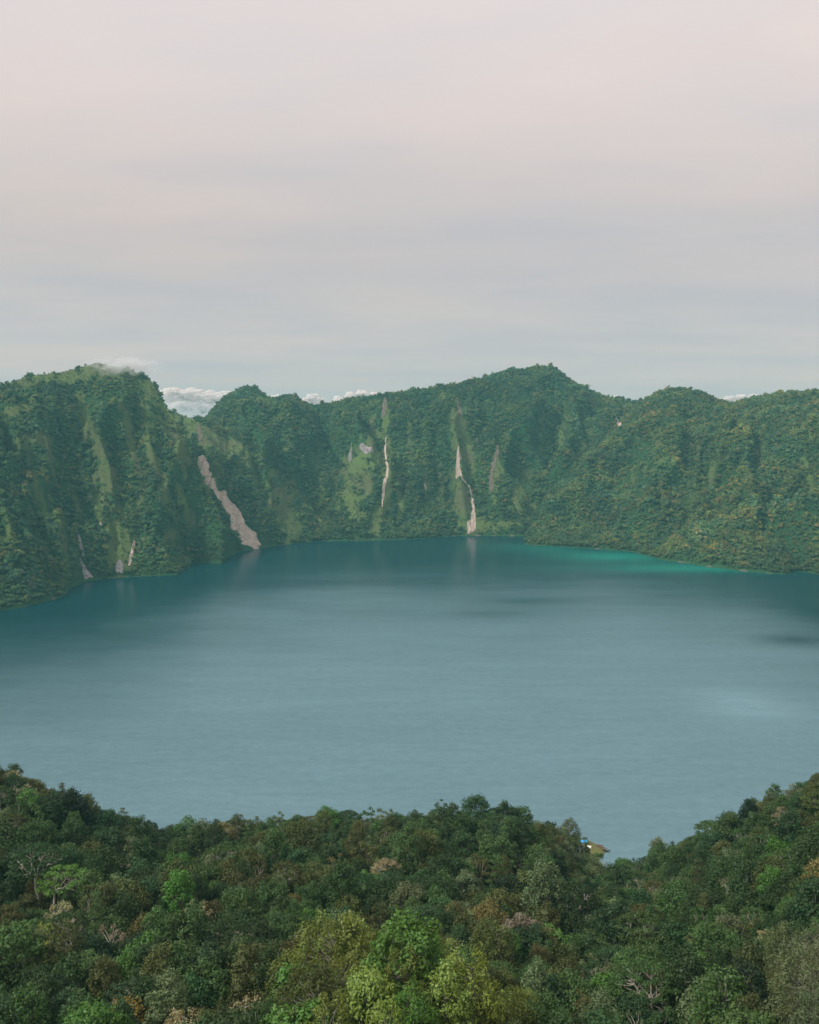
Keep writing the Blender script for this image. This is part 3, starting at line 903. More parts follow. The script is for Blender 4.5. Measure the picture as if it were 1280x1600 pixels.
SPECIAL = [  # x, y, kind, hue, scale, phrase
    (24, 1248, 'bare', 'cream white', 1.0, 'bare cream-white tree at the left edge of the slope'),
    (60, 1246, 'bare', 'cream white', 1.15, 'leafless pale tree with a forked crown, beside another bare tree on the left spur'),
    (45, 1230, 'dome', 'brownish olive', .9, 'brownish domed tree above the two bare pale trees'),
    (197, 1292, 'bare', 'pinkish brown', .9, 'rust-tinted dead tree on the skyline of the left spur'),
    (165, 1255, 'dome', 'mid green', .95, 'lone green domed tree on the descending left skyline'),
    (226, 1300, 'dome', 'dark green', .8, 'dark green domed tree right of the rust-tinted dead tree'),
    (226, 1345, 'dome', 'grey green', 1.0, 'neat grey-green round dome standing clear of darker trees'),
    (178, 1335, 'lobed', 'bluish green', 1.15, 'bluish lobed tree beside the neat grey-green dome'),
    (285, 1300, 'open', 'grey green', .8, 'thin grey-green tree at the lowest dip of the skyline'),
    (62, 1510, 'sprig', 'yellow green', 1.35, 'tall yellowish straggly tree with pale twigs at lower left'),
    (75, 1490, 'bare', 'pale straw', 1.1, 'straw-coloured bare tree rising through the yellowish straggly tree'),
    (90, 1430, 'sprig', 'pale straw', .9, 'straw-coloured twiggy tree in the left forest'),
    (172, 1478, 'sprig', 'pinkish brown', 1.0, 'pinkish twiggy tree left of the golden dome'),
    (232, 1462, 'dome', 'golden brown', .95, 'golden-brown domed tree in the lower left forest'),
    (225, 1515, 'lobed', 'bright green', 1.1, 'bright green lobed tree below the golden-brown dome'),
    (310, 1432, 'sprig', 'pale straw', .95, 'straw-tipped tree right of the golden-brown dome'),
    (352, 1482, 'sprig', 'cream white', .95, 'cream-tipped twiggy tree in the lower left forest'),
    (402, 1512, 'bare', 'cream white', .75, 'small white forked bare tree above the bottom edge'),
    (330, 1530, 'lobed', 'bluish green', 1.1, 'bluish lobed tree near the bottom edge left of the knoll'),
    (200, 1592, 'dome', 'rusty orange', .85, 'orange-yellow dome cut by the bottom edge'),
    (388, 1582, 'sprig', 'pale straw', .85, 'pale straw tree at the bottom edge left of the knoll'),
    (470, 1592, 'fern', 'bright green', 1.15, 'bright green tree fern at the bottom edge'),
    (546, 1472, 'bare', 'cream white', .8, 'white bare tree standing behind the yellow-green knoll'),
    (608, 1372, 'umbrella', 'pale straw', .85, 'straw-coloured umbrella tree in the middle of the slope'),
    (600, 1295, 'open', 'grey green', .95, 'pale-trunked open tree below the middle skyline'),
    (574, 1248, 'open', 'bluish green', .85, 'thin emergent tree with a gap in its crown on the middle skyline'),
    (515, 1262, 'dome', 'bright green', .9, 'bright green round tree on the middle skyline'),
    (433, 1252, 'open', 'grey green', .8, 'small airy tree at the left end of the middle skyline'),
    (650, 1262, 'column', 'mid green', .7, 'small upright green tree on the middle skyline'),
    (690, 1258, 'open', 'bluish green', .85, 'open bluish tree left of the tall skyline pair'),
    (746, 1245, 'lobed', 'bluish green', 1.05, 'tall lobed tree, left one of the highest pair on the skyline'),
    (788, 1250, 'dome', 'dark green', 1.1, 'dark tall dome, right one of the highest pair on the skyline'),
    (815, 1275, 'lobed', 'mid green', 1.0, 'mid green lobed tree sloping down from the skyline pair'),
    (855, 1285, 'lobed', 'blackish green', 1.0, 'blackish lobed tree beside the boat landing'),
    (888, 1290, 'feathery', 'olive green', 1.35, 'feathery olive tree overhanging the boat landing'),
    (893, 1320, 'lobed', 'dark green', .9, 'dark tree at the foot of the feathery olive one'),
    (975, 1345, 'dome', 'bright green', 1.05, 'bright green dome at the mouth of the cove'),
    (460, 1417, 'tall', 'rusty orange', .7, 'small orange-topped tree in the middle forest'),
    (440, 1430, 'dome', 'dark green', 1.0, 'dark dome beside the small orange-topped tree'),
    (745, 1438, 'lobed', 'rusty orange', .8, 'rusty orange lobed tree right of the middle'),
    (815, 1460, 'dome', 'pinkish brown', 1.0, 'pinkish domed tree right of the knoll'),
    (1034, 1412, 'umbrella', 'olive green', 1.05, 'large olive umbrella tree with pale limbs in the ravine'),
    (1010, 1440, 'umbrella', 'olive green', .85, 'smaller olive umbrella tree just under the large one'),
    (1106, 1394, 'bare', 'pinkish brown', .8, 'leaning brownish bare tree on the right slope'),
    (1142, 1368, 'sprig', 'lemon yellow', .6, 'small tree in lemon-yellow blossom on the right slope'),
    (1190, 1382, 'dome', 'golden brown', .75, 'golden-brown round tree on the right slope'),
    (1225, 1275, 'sprig', 'pinkish brown', .85, 'pinkish twiggy tree high on the right spur'),
    (1110, 1345, 'open', 'pinkish brown', .75, 'pinkish thin tree below the right skyline'),
    (1040, 1565, 'sprig', 'golden brown', 1.1, 'golden-brown twiggy tree near the bottom edge in the ravine'),
    (950, 1565, 'lobed', 'bright green', .95, 'bright green lobed tree near the bottom edge in the ravine'),
    (1205, 1475, 'open', 'pale straw', .8, 'pale thin tree on the right slope above the grey brush'),
    (1140, 1470, 'lobed', 'grey green', 1.05, 'grey-green lobed tree in the ravine'),
    (1240, 1510, 'feathery', 'grey green', 1.1, 'feathery grey-green tree at the right edge'),
    (1262, 1470, 'bare', 'cream white', .8, 'white twiggy bare tree at the right edge'),
    (1260, 1570, 'feathery', 'grey green', 1.15, 'feathery grey-green tree in the lower right corner'),
    (1200, 1570, 'feathery', 'olive green', 1.0, 'feathery olive tree beside the lower right corner'),
    (600, 1500, 'feathery', 'yellow green', 1.05, 'highest feathery yellow-green tree on the knoll'),
    (555, 1520, 'feathery', 'yellow green', .95, 'feathery yellow-green tree on the left shoulder of the knoll'),
    (650, 1525, 'feathery', 'olive green', 1.0, 'feathery olive tree on top of the knoll'),
    (690, 1500, 'feathery', 'yellow green', .9, 'feathery yellow-green tree behind the knoll top'),
    (580, 1575, 'lobed', 'yellow green', 1.0, 'lime-green lobed tree at the bottom edge of the knoll'),
    (640, 1585, 'feathery', 'bright green', .9, 'bright feathery tree at the bottom edge of the knoll'),
    (520, 1575, 'feathery', 'olive green', 1.0, 'feathery olive tree at the foot of the knoll'),
    (730, 1560, 'feathery', 'golden brown', .95, 'golden feathery tree on the right shoulder of the knoll'),
    (760, 1590, 'feathery', 'yellow green', .95, 'feathery yellow-green tree right of the knoll at the bottom edge'),
    (470, 1555, 'lobed', 'bright green', .95, 'bright green lobed tree behind the tree fern'),
    (700, 1590, 'tall', 'yellow green', .95, 'tall yellow-green tree at the bottom edge of the knoll'),
    (490, 1530, 'feathery', 'olive green', .9, 'feathery olive tree left of the knoll top'),
    (625, 1545, 'feathery', 'yellow green', 1.0, 'feathery yellow-green tree in the centre of the knoll'),
    (690, 1545, 'lobed', 'yellow green', .95, 'lime-green lobed tree just below the knoll top'),
    (760, 1540, 'feathery', 'olive green', .9, 'feathery olive tree on the right end of the knoll'),
    (535, 1550, 'feathery', 'yellow green', .95, 'feathery yellow-green tree on the lower left of the knoll'),
    (820, 1590, 'feathery', 'yellow green', .85, 'last feathery yellow-green tree right of the knoll'),
]
g = np.random.default_rng(77)
def put(x, y, z, kind, hue, s, phrase=None):
    v = int(g.integers(NVAR[kind]))
    c = np.array(HUES[hue]) * g.uniform(.8, 1.25) * g.uniform(.92, 1.08, 3)
    trees.append(dict(kind=kind, kit=f'{kind}{v}', hue=hue, X=x, Y=y, Z=z, s=s, rot=float(g.uniform(0, 6.28)), col=c, phrase=phrase,
                      sx=float(g.uniform(.88, 1.14))))
for x, y, kind, hue, s, ph in SPECIAL:
    X, Y, Z = canopy_at(x, y)
    if 'skyline' in ph and 400 < x < 900: s *= 1.22
    put(X, Y, Z, kind, hue, s, ph)
sp_xy = np.array([(q['X'], q['Y'], q['s']) for q in trees])

# the rest of the forest: jittered stand over the slope
SP_ = 6.3
cand = []
for yy in np.arange(85, 520, SP_ * .9):
    half = yy * .62 + 25
    for xx in np.arange(-half, half, SP_):
        cand.append((xx + g.uniform(-.45, .45) * SP_, yy + g.uniform(-.45, .45) * SP_))
cand = np.array(cand)
ca = cand[:, 0] / cand[:, 1]
ok = (ca > NA[0]) & (ca < NA[-1])
cand, ca = cand[ok], ca[ok]
cz = near_ground(ca, cand[:, 1])
crest = np.interp(ca, NA, ND[:, -1])
first = np.interp(ca, NA, ND[:, 0])
ok = (cz > 1.0) & (cand[:, 1] < crest + 60) & (cand[:, 1] > first - 28)
cand, ca, cz = cand[ok], ca[ok], cz[ok]
dmin = np.min(np.linalg.norm(cand[:, None, :] - sp_xy[None, :, :2], axis=2) / sp_xy[None, :, 2], axis=1)
ok = dmin > 3.6
cand, ca, cz = cand[ok], ca[ok], cz[ok]
pat = fbm(cand[:, 0] / 45, cand[:, 1] / 45, 3, 3)
for (x, y), a, z, pn in zip(cand, ca, cz, pat):
    px, py = project(x, y, z + 9)
    knoll = 440 < px < 830 and y < 150
    brush = px > 1190 and y < 165
    kind = g.choice(['dome', 'lobed', 'tall', 'umbrella', 'column', 'open', 'sprig', 'layered', 'feathery', 'bare'],
                    p=[.29, .31, .14, .05, .06, .07, .03, .02, .02, .01])
    hue = g.choice(['dark green', 'mid green', 'bluish green', 'olive green', 'brownish olive', 'grey green', 'bright green', 'golden brown', 'blackish green'],
                   p=[.27, .30, .08, .18, .02, .06, .03, .01, .05])
    if pn > .25 and g.random() < .5:
        hue = g.choice(['olive green', 'olive green', 'brownish olive', 'grey green', 'mid green'])
    if pn < -.25 and g.random() < .5:
        hue = g.choice(['dark green', 'bluish green', 'mid green'])
    if knoll:
        kind = g.choice(['feathery', 'lobed', 'tall'], p=[.7, .15, .15]); hue = g.choice(['yellow green', 'olive green', 'golden brown', 'bright green'], p=[.5, .3, .1, .1])
    if brush:
        kind = g.choice(['feathery', 'open', 'tall', 'bare'], p=[.6, .2, .15, .05]); hue = g.choice(['grey green', 'olive green', 'mid green'], p=[.5, .3, .2])
    if kind == 'sprig':
        hue = g.choice(['pale straw', 'pinkish brown', 'golden brown', 'grey green'], p=[.25, .25, .3, .2])
    if kind == 'bare':
        hue = g.choice(['cream white', 'pinkish brown', 'pale straw'])
    s = float(np.clip(g.normal(.80, .22), .42, 1.35))
    if y > np.interp(a, NA, ND[:, -1]) - 12:
        s = min(s, .9)
    put(x, y, z, str(kind), str(hue), s)

# which trees show largest: paint their crowns front to back
order = sorted(range(len(trees)), key=lambda i: trees[i]['Y'])
buf = np.zeros((1600, 1280), bool)
vis = np.zeros(len(trees), int)
for i in order:
    q = trees[i]; K = KITS[q['kit']]
    cx, cy = project(q['X'], q['Y'], q['Z'] + K['cz'] * q['s'])
    sc = F / q['Y'] * .92 * q['s']
    rx, ry = K['rx'] * sc, (K['rz'] * .9 + K['rx'] * .25) * sc
    x0, x1, y0, y1 = int(max(0, cx - rx)), int(min(1280, cx + rx + 1)), int(max(0, cy - ry)), int(min(1600, cy + ry + 1))
    q['px'], q['py'] = cx, cy
    if x0 >= x1 or y0 >= y1:
        continue
    yy, xx = np.mgrid[y0:y1, x0:x1]
    m = ((xx - cx) / rx) ** 2 + ((yy - cy) / ry) ** 2 < 1
    sub = buf[y0:y1, x0:x1]
    vis[i] = np.count_nonzero(m & ~sub)
    if q['kind'] not in ('bare',):
        sub |= m
n_sp = len(SPECIAL)
score = vis.copy(); score[:n_sp] += 10 ** 6 * (vis[:n_sp] > 0)
chosen = [i for i in np.argsort(-score)[:300] if vis[i] > 0]
chosen_set = set(int(i) for i in chosen)

NAMES = dict(dome='domed_tree', lobed='lobed_tree', tall='tall_tree', umbrella='umbrella_tree', column='columnar_tree', feathery='feathery_tree',
             open='open_crowned_tree', sprig='twiggy_tree', layered='layered_tree', bare='bare_tree', fern='tree_fern')
SHAPE = dict(dome='domed tree', lobed='lobed tree', tall='tall oval tree', umbrella='umbrella-crowned tree', column='narrow upright tree', feathery='feathery tree',
             open='thin-crowned tree', sprig='twiggy tree', layered='layered tree', bare='bare tree', fern='tree fern')
def zone(q):
    x, y = q['px'], q['py']
    cr = float(np.interp(q['X'] / q['Y'], NA, ND[:, -1]))
    if q['Y'] > cr - 22:
        return 'on the left skyline above the lake' if x < 300 else 'on the middle skyline above the lake' if x < 900 else 'on the right skyline above the lake'
    if 440 < x < 830 and q['Y'] < 150:
        return 'on the yellow-green knoll'
    if y > 1540:
        return 'at the bottom left edge' if x < 470 else 'at the bottom right edge'
    if x > 1180:
        return 'on the right spur'
    if x > 880:
        return 'in the ravine below the cove' if y > 1430 else 'on the slope below the cove'
    if x < 300:
        return 'on the left spur' if y < 1390 else 'in the lower left forest'
    if y < 1350:
        return 'just below the middle skyline'
    return 'in the forest behind the knoll' if y < 1470 else 'in the forest beside the knoll'
ORD = ['first', 'second', 'third', 'fourth', 'fifth', 'sixth', 'seventh', 'eighth', 'ninth', 'tenth', 'eleventh', 'twelfth', 'thirteenth', 'fourteenth',
       'fifteenth', 'sixteenth', 'seventeenth', 'eighteenth', 'nineteenth', 'twentieth']
bags = {}
for i in chosen_set:
    if trees[i]['phrase'] is None:
        bags.setdefault((trees[i]['hue'], trees[i]['kind'], zone(trees[i])), []).append(i)
for (hue, kind, zn_), ids in bags.items():
    ids.sort(key=lambda i: trees[i]['px'])
    for k, i in enumerate(ids):
        if len(ids) == 1:
            trees[i]['phrase'] = f'most prominent {hue} {SHAPE[kind]} {zn_}'
        elif k == 0:
            trees[i]['phrase'] = f'leftmost {hue} {SHAPE[kind]} {zn_}'
        elif k == len(ids) - 1:
            trees[i]['phrase'] = f'rightmost {hue} {SHAPE[kind]} {zn_}'
        else:
            trees[i]['phrase'] = f'{hue} {SHAPE[kind]}, {ORD[k]} from the left {zn_}'
for i in sorted(chosen_set):
    q = trees[i]; K = KITS[q['kit']]
    root = link(NAMES[q['kind']], None)
    root.location = (q['X'], q['Y'], q['Z'])
    root.rotation_euler = (0, 0, q['rot'])
    root.scale = (q['s'] * q['sx'], q['s'] / q['sx'] ** .5, q['s'])
    tag(root, q['phrase'], 'tree' if q['kind'] != 'fern' else 'tree fern', 'rainforest trees on the near slope')
    link('trunk', K['trunk'], root)
    c = link('crown', K['crown'], root)
    c.color = (*q['col'], 1)

# ------------------------------------------------------------------ instanced masses of trees
def instancer(name, pts, rot, scale, idx, col, protos, label, extra=0):
    """one object: a tree model set on each point, by geometry nodes"""
    coll = bpy.data.collections.new(name + '_models')
    for k, me in enumerate(protos):
        coll.objects.link(bpy.data.objects.new(f'{name}_model_{k:02d}', me))
    me = bpy.data.meshes.new(name)
    me.vertices.add(len(pts))
    me.vertices.foreach_set('co', np.ascontiguousarray(pts, dtype=np.float32).ravel())
    def att(n, typ, field, dat, dt=np.float32):
        a = me.attributes.new(n, typ, 'POINT'); a.data.foreach_set(field, np.ascontiguousarray(dat, dtype=dt).ravel())
    att('rot', 'FLOAT_VECTOR', 'vector', rot)
    att('scl', 'FLOAT_VECTOR', 'vector', scale)
    att('idx', 'INT', 'value', idx, np.int32)
    att('col', 'FLOAT_VECTOR', 'vector', col)
    o = link(name, me)
    ng = bpy.data.node_groups.new(name, 'GeometryNodeTree')
    ng.interface.new_socket('Geometry', in_out='INPUT', socket_type='NodeSocketGeometry')
    ng.interface.new_socket('Geometry', in_out='OUTPUT', socket_type='NodeSocketGeometry')
    N, L = ng.nodes, ng.links
    gi, go = N.new('NodeGroupInput'), N.new('NodeGroupOutput')
    ci = N.new('GeometryNodeCollectionInfo')
    ci.inputs['Collection'].default_value = coll
    ci.inputs['Separate Children'].default_value = True
    ci.inputs['Reset Children'].default_value = True
    ip = N.new('GeometryNodeInstanceOnPoints')
    ip.inputs['Pick Instance'].default_value = True
    def named(n, dt):
        a = N.new('GeometryNodeInputNamedAttribute'); a.data_type = dt
        a.inputs['Name'].default_value = n
        return a.outputs['Attribute']
    L.new(gi.outputs[0], ip.inputs['Points'])
    L.new(ci.outputs[0], ip.inputs['Instance'])
    L.new(named('idx', 'INT'), ip.inputs['Instance Index'])
    e2r = N.new('FunctionNodeEulerToRotation')
    L.new(named('rot', 'FLOAT_VECTOR'), e2r.inputs[0])
    L.new(e2r.outputs[0], ip.inputs['Rotation'])
    L.new(named('scl', 'FLOAT_VECTOR'), ip.inputs['Scale'])
    L.new(ip.outputs[0], go.inputs[0])
    md = o.modifiers.new('scatter', 'NODES'); md.node_group = ng
    tag(o, label, kind='stuff')
    return o

keys = sorted(KITS)
rest = [i for i in range(len(trees)) if i not in chosen_set]
P_ = np.array([(trees[i]['X'], trees[i]['Y'], trees[i]['Z']) for i in rest])
instancer('forest', P_, np.array([(0, 0, trees[i]['rot']) for i in rest]),
          np.array([(trees[i]['s'] * trees[i]['sx'], trees[i]['s'], trees[i]['s']) for i in rest]),
          np.array([keys.index(trees[i]['kit']) for i in rest]), np.array([trees[i]['col'] for i in rest]),
          [KITS[k]['joined'] for k in keys], 'smaller and half hidden rainforest trees filling the near slope')

# far crowns: lumpy leafy heads a few pixels across
def far_crown(seed, tall=1.0):
    g = np.random.default_rng(seed)
    n = 9
    C = np.stack([g.normal(size=n) * 1.7, g.normal(size=n) * 1.7, 5.2 + g.normal(size=n) * 1.0 * tall], 1)
    C[0] = (0, 0, 5.6 * tall)
    rad = g.uniform(1.3, 2.3, n)
    v, f, var = clump_crown(C, rad, .85, 46, 1.15, .85, g, low=-.2)
    # inner mass and trunk
    tv, tf = tubes([(np.array([[0, 0, -2], [0, 0, 2.5], [0, 0, 5.]]), np.array([.3, .25, .15]))], 4)
    ang = np.linspace(0, 2 * math.pi, 9)[:-1]
    rings = [(2.6, .9), (3.4, 2.4), (5.0, 2.7), (6.4 * tall, 1.6), (7.0 * tall, .3)]
    mv = np.concatenate([np.stack([np.cos(ang) * r_ * g.uniform(.8, 1.1, 8), np.sin(ang) * r_ * g.uniform(.8, 1.1, 8), np.full(8, z_)], 1) for z_, r_ in rings])
    i = np.arange(40).reshape(5, 8); j = np.roll(i, -1, 1)
    mf = np.stack([i[:-1], j[:-1], j[1:], i[1:]], -1).reshape(-1, 4)
    V = np.concatenate([tv, mv, v]); o1, o2 = len(tv), len(tv) + len(mv)
    Fa = np.concatenate([tf, mf + o1, f + o2])
    mi = np.concatenate([np.zeros(len(tf)), np.ones(len(mf) + len(f))])
    vr = np.concatenate([np.zeros(len(tf)), np.full(len(mf), .25), var])
    return make_mesh('far_tree', V, Fa, [M['bark_grey'], M['leaf_i']], {'var': ('FACE', vr)}, mat_index=mi)
far_protos = [far_crown(200 + k, 1.0 if k < 7 else 1.35) for k in range(9)]

FAR = dict(pts=[], col=[])
# combined sight-line table, to leave out trees on the hidden side of the ridges
ta = np.linspace(-.60, .72, 700); tdp = np.arange(1100, 2950, 8.0)
hh = far_height(ta[:, None], np.broadcast_to(tdp[None, :], (len(ta), len(tdp))))
el = np.maximum.accumulate((hh - H) / tdp[None, :], axis=1)
g = np.random.default_rng(5)
for r in RIDGES:
    sp = 5.1
    d = np.arange(r.tsd.min(), r.trd.max() + 60, sp * .82)
    for dd in d:
        X = np.arange(r.a0 * dd, r.a1 * dd, sp)
        X = X + g.uniform(-.5, .5, len(X)) * sp
        D = dd + g.uniform(-.5, .5, len(X)) * sp
        a = X / D
        tq = r.t(a, D)
        k = (a > -.56) & (a < .56) & (tq > .004) & (D < np.interp(a, r.ta, r.trd) + 45)
        X, D, a = X[k], D[k], a[k]
        if not len(X):
            continue
        z = r.h(a, D)
        ia = np.clip(((a - ta[0]) / (ta[1] - ta[0])).round().astype(int), 0, len(ta) - 1)
        idd = np.clip(((D - 26 - tdp[0]) / 8).astype(int), 0, len(tdp) - 1)
        seen = (z + 16 - H) / D > el[ia, idd]
        top = z >= np.max(np.stack([q.h(a, D) for q in RIDGES]), 0) - .5
        k = seen & top & (z > .8)
        X, D, z = X[k], D[k], z[k]
        if len(X):
            FAR['pts'].append(np.stack([X, D, z], 1))
FP = np.concatenate(FAR['pts'])
gm_ = grass_mask(FP[:, 0], FP[:, 1], FP[:, 2])
keep = g.random(len(FP)) > gm_ * .52
# no tree stands on a slide
for k0 in range(0, len(FP), 4000):
    q = FP[k0:k0 + 4000, None, :2] - scar_pts[None, :, :2]
    dd = np.hypot(q[..., 0], q[..., 1] * .9) - scar_pts[None, :, 2] * .95 - .5
    inside = dd.min(1) <= 0
    gm_[k0:k0 + 4000] = np.where(inside, 1.0, gm_[k0:k0 + 4000])      # only low scrub takes hold there
    keep[k0:k0 + 4000] &= ~inside | (g.random(len(inside)) < .13)
FP = FP[keep]; gm_ = gm_[keep]
nF = len(FP)
tone = fbm(FP[:, 0] / 120, FP[:, 1] / 90, 13, 3)
base = np.array([(0.084, 0.163, 0.059), (0.110, 0.191, 0.059), (0.147, 0.191, 0.059), (0.077, 0.152, 0.072), (0.169, 0.169, 0.065), (0.059, 0.114, 0.049)])
pick = g.choice(6, nF, p=[.28, .24, .16, .14, .08, .10])
fc = base[pick] * (1 + .40 * tone[:, None]) * g.uniform(.72, 1.32, nF)[:, None]
warm = fbm(FP[:, 0] / 70, FP[:, 1] / 60, 29, 3)[:, None]
fc = fc * (1 + np.clip(warm, -.6, .8) * np.array([.55, .20, -.15]))
flank = sstep(.16, .26, FP[:, 0] / FP[:, 1])[:, None]     # right flank crowns tinted warmer and lighter, its sunlit tone put into the colour
fc = fc * (1 - flank) + flank * (fc * np.array([1.35, 1.12, 1.05]))
fc = fc * (1 - .6 * gm_[:, None]) + .6 * gm_[:, None] * np.array([.125, .185, .048]) * g.uniform(.6, 1.3, nF)[:, None]
shore_ = sstep(14, 3, FP[:, 2])[:, None]
fc = fc * (1 - .5 * shore_) + .5 * shore_ * np.array([.075, .125, .035])
size = np.clip(g.normal(.76, .22, nF) * (1 + .45 * fbm(FP[:, 0] / 55, FP[:, 1] / 45, 47, 2)), .35, 1.8) * (1 - .66 * np.clip(gm_ * 1.15, 0, 1))
big = g.random(nF) < .05
size = np.where(big, size * 1.35, size)
instancer('far_forest', FP - np.array([0, 0, .6]), np.stack([g.normal(size=nF) * .08, g.normal(size=nF) * .08, g.uniform(0, 6.28, nF)], 1),
          np.stack([size * g.uniform(.85, 1.2, nF), size * g.uniform(.85, 1.2, nF), size * g.uniform(.75, 1.3, nF)], 1),
          g.integers(0, 9, nF), fc, far_protos, 'unbroken rainforest covering the far crater walls')

# ------------------------------------------------------------------ boat landing in the cove
out_px = [(845, 1352), (862, 1322), (884, 1310), (902, 1308.5), (915, 1311), (928, 1317), (938, 1324), (944.5, 1329), (945.5, 1334), (941, 1339), (936, 1346), (925, 1351), (900, 1358), (870, 1360)]
OP = np.array([G(*q)[:2] for q in out_px])
# rounder outline
def chaikin(P, n=2):
    for _ in range(n):
        Q = np.roll(P, -1, 0)
        P = np.stack([P * .75 + Q * .25, P * .25 + Q * .75], 1).reshape(-1, 2)
    return P
OP = chaikin(OP)
cen = OP.mean(0)
lev = np.array([1.04, 1.0, .94, .86, .72, .5, .25, .05])
zl = np.array([-.8, .03, .45, .8, 1.3, 1.8, 2.1, 2.2])
PV = np.stack([np.concatenate([cen + (OP - cen) * l, np.full((len(OP), 1), z_)], 1) for l, z_ in zip(lev, zl)], 1)
PV[..., 2] += np.where(np.arange(8)[None, :] > 1, .25 * fbm(PV[..., 0] / 3, PV[..., 1] / 3, 66, 3), 0)
nP = len(OP)
idx = np.arange(nP * 8).reshape(nP, 8); jdx = np.roll(idx, -1, 0)
pf = np.stack([idx[:, :-1], jdx[:, :-1], jdx[:, 1:], idx[:, 1:]], -1).reshape(-1, 4)
t = NT('trampled_grass')
p = t.pos()
c = t.mix(t.noise(p, .5, 5), (.085, .115, .030), (.17, .155, .060))
c = t.mix(t.ramp(t.noise(p, .22, 4), [(.55, 0.0), (.68, .8)]), c, (.16, .13, .08))
t.bsdf(c, .95, .1, t.bump(t.noise(p, 4, 4), .6, .3))
M['clearing'] = t.m
tag(link('shore', make_mesh('shore', PV.reshape(-1, 3), pf, [M['clearing']], smooth=True)), 'small grassy point of land with a camp and canoes', kind='structure')

def land_z(x, y):
    v = np.array([x, y]) - cen
    an1 = np.arctan2(v[1], v[0]); an0 = np.arctan2(*(OP - cen).T[::-1])
    k = np.argmin(np.abs(np.angle(np.exp(1j * (an0 - an1)))))
    q = np.linalg.norm(v) / np.linalg.norm(OP[k] - cen)
    return float(np.interp(q, lev[::-1], zl[::-1]))

M['tarp_blue'] = plain('blue_tarpaulin', (.03, .30, .62), .5, .12, 1.5, .4)
M['tarp_white'] = plain('white_canvas', (.74, .72, .66), .7, .08, 1.5, .3)
M['wood'] = plain('weathered_wood', (.26, .15, .09), .8, .3, 2.5)
M['wood_dark'] = plain('dark_wood', (.09, .06, .045), .8, .3, 2.5)

def tarp_sheet(nx, ny, lx, ly, hz, edge, seed):
    """ridge sheet with sagging eaves and a little thickness"""
    u = np.linspace(-1, 1, nx); v = np.linspace(-1, 1, ny)
    U, V = np.meshgrid(u, v, indexing='ij')
    z = hz - (hz - edge) * np.abs(V) ** 1.1 - .16 * (1 - U ** 2) * (1 - .4 * np.abs(V)) + .04 * noise(U * 4, V * 4, seed)
    top = np.stack([U * lx / 2, V * ly / 2, z], -1).reshape(-1, 3)
    n = len(top)
    f = grid_faces(nx, ny)
    bot = top - np.array([0, 0, .03])
    i = np.arange(n).reshape(nx, ny)
    rim = np.concatenate([i[:, 0], i[-1, 1:], i[::-1, -1][1:], i[0, ::-1][1:]])
    rf = np.stack([rim[:-1], rim[1:], rim[1:] + n, rim[:-1] + n], 1)
    return np.concatenate([top, bot]), np.concatenate([f, f[:, ::-1] + n, rf])

q = G(911, 1319, 1.5)
root = link('tarp_shelter', None); root.location = (q[0], q[1], land_z(q[0], q[1])); root.rotation_euler = (0, 0, R(-25))
tag(root, 'bright blue tarpaulin shelter on poles at the boat landing', 'shelter')
v, f = tarp_sheet(13, 9, 5.6, 4.6, 2.6, 1.6, 4)
link('canopy', make_mesh('canopy', v, f, [M['tarp_blue']], smooth=True), root)
for sx in (-2.7, 2.7):
    for sy, hp in ((-2.2, 1.66), (0, 2.62), (2.2, 1.66)):
        v, f = tubes([(np.array([[sx, sy, -.4], [sx, sy, 1.], [sx, sy, hp]]), np.array([.05, .045, .04]))], 6)
        link('pole', make_mesh('pole', v, f, [M['wood']], smooth=True), root)

def tent(px, py, lx, ly, hz, rz, lab):
    q = G(px, py, 1.2)
    root = link('tent', None); root.location = (q[0], q[1], land_z(q[0], q[1])); root.rotation_euler = (0, 0, R(rz))
    tag(root, lab, 'tent', 'white tents at the boat landing')
    v, f = tarp_sheet(9, 9, lx, ly, hz, .02, int(px))
    link('flysheet', make_mesh('flysheet', v, f, [M['tarp_white']], smooth=True), root)
    for sx in (-1, 1):
        v = np.array([[sx * lx * .46, -ly * .42, 0], [sx * lx * .46, ly * .42, 0], [sx * lx * .46, 0, hz * .9],
                      [sx * lx * .44, -ly * .42, 0], [sx * lx * .44, ly * .42, 0], [sx * lx * .44, 0, hz * .9]])
        link('door', make_mesh('door', v, [np.array([[0, 1, 2], [5, 4, 3]]), np.array([[0, 3, 4, 1], [1, 4, 5, 2], [2, 5, 3, 0]])], [M['tarp_white']]), root)
tent(911.5, 1323, 1.9, 1.9, 1.2, 10, 'small white tent in front of the blue tarpaulin')
tent(921, 1326, 2.4, 1.8, 1.2, -30, 'white tent nearest the canoes')
tent(912.5, 1330.5, 2.9, 2.0, 1.4, -40, 'cream tent at the edge of the dark trees')

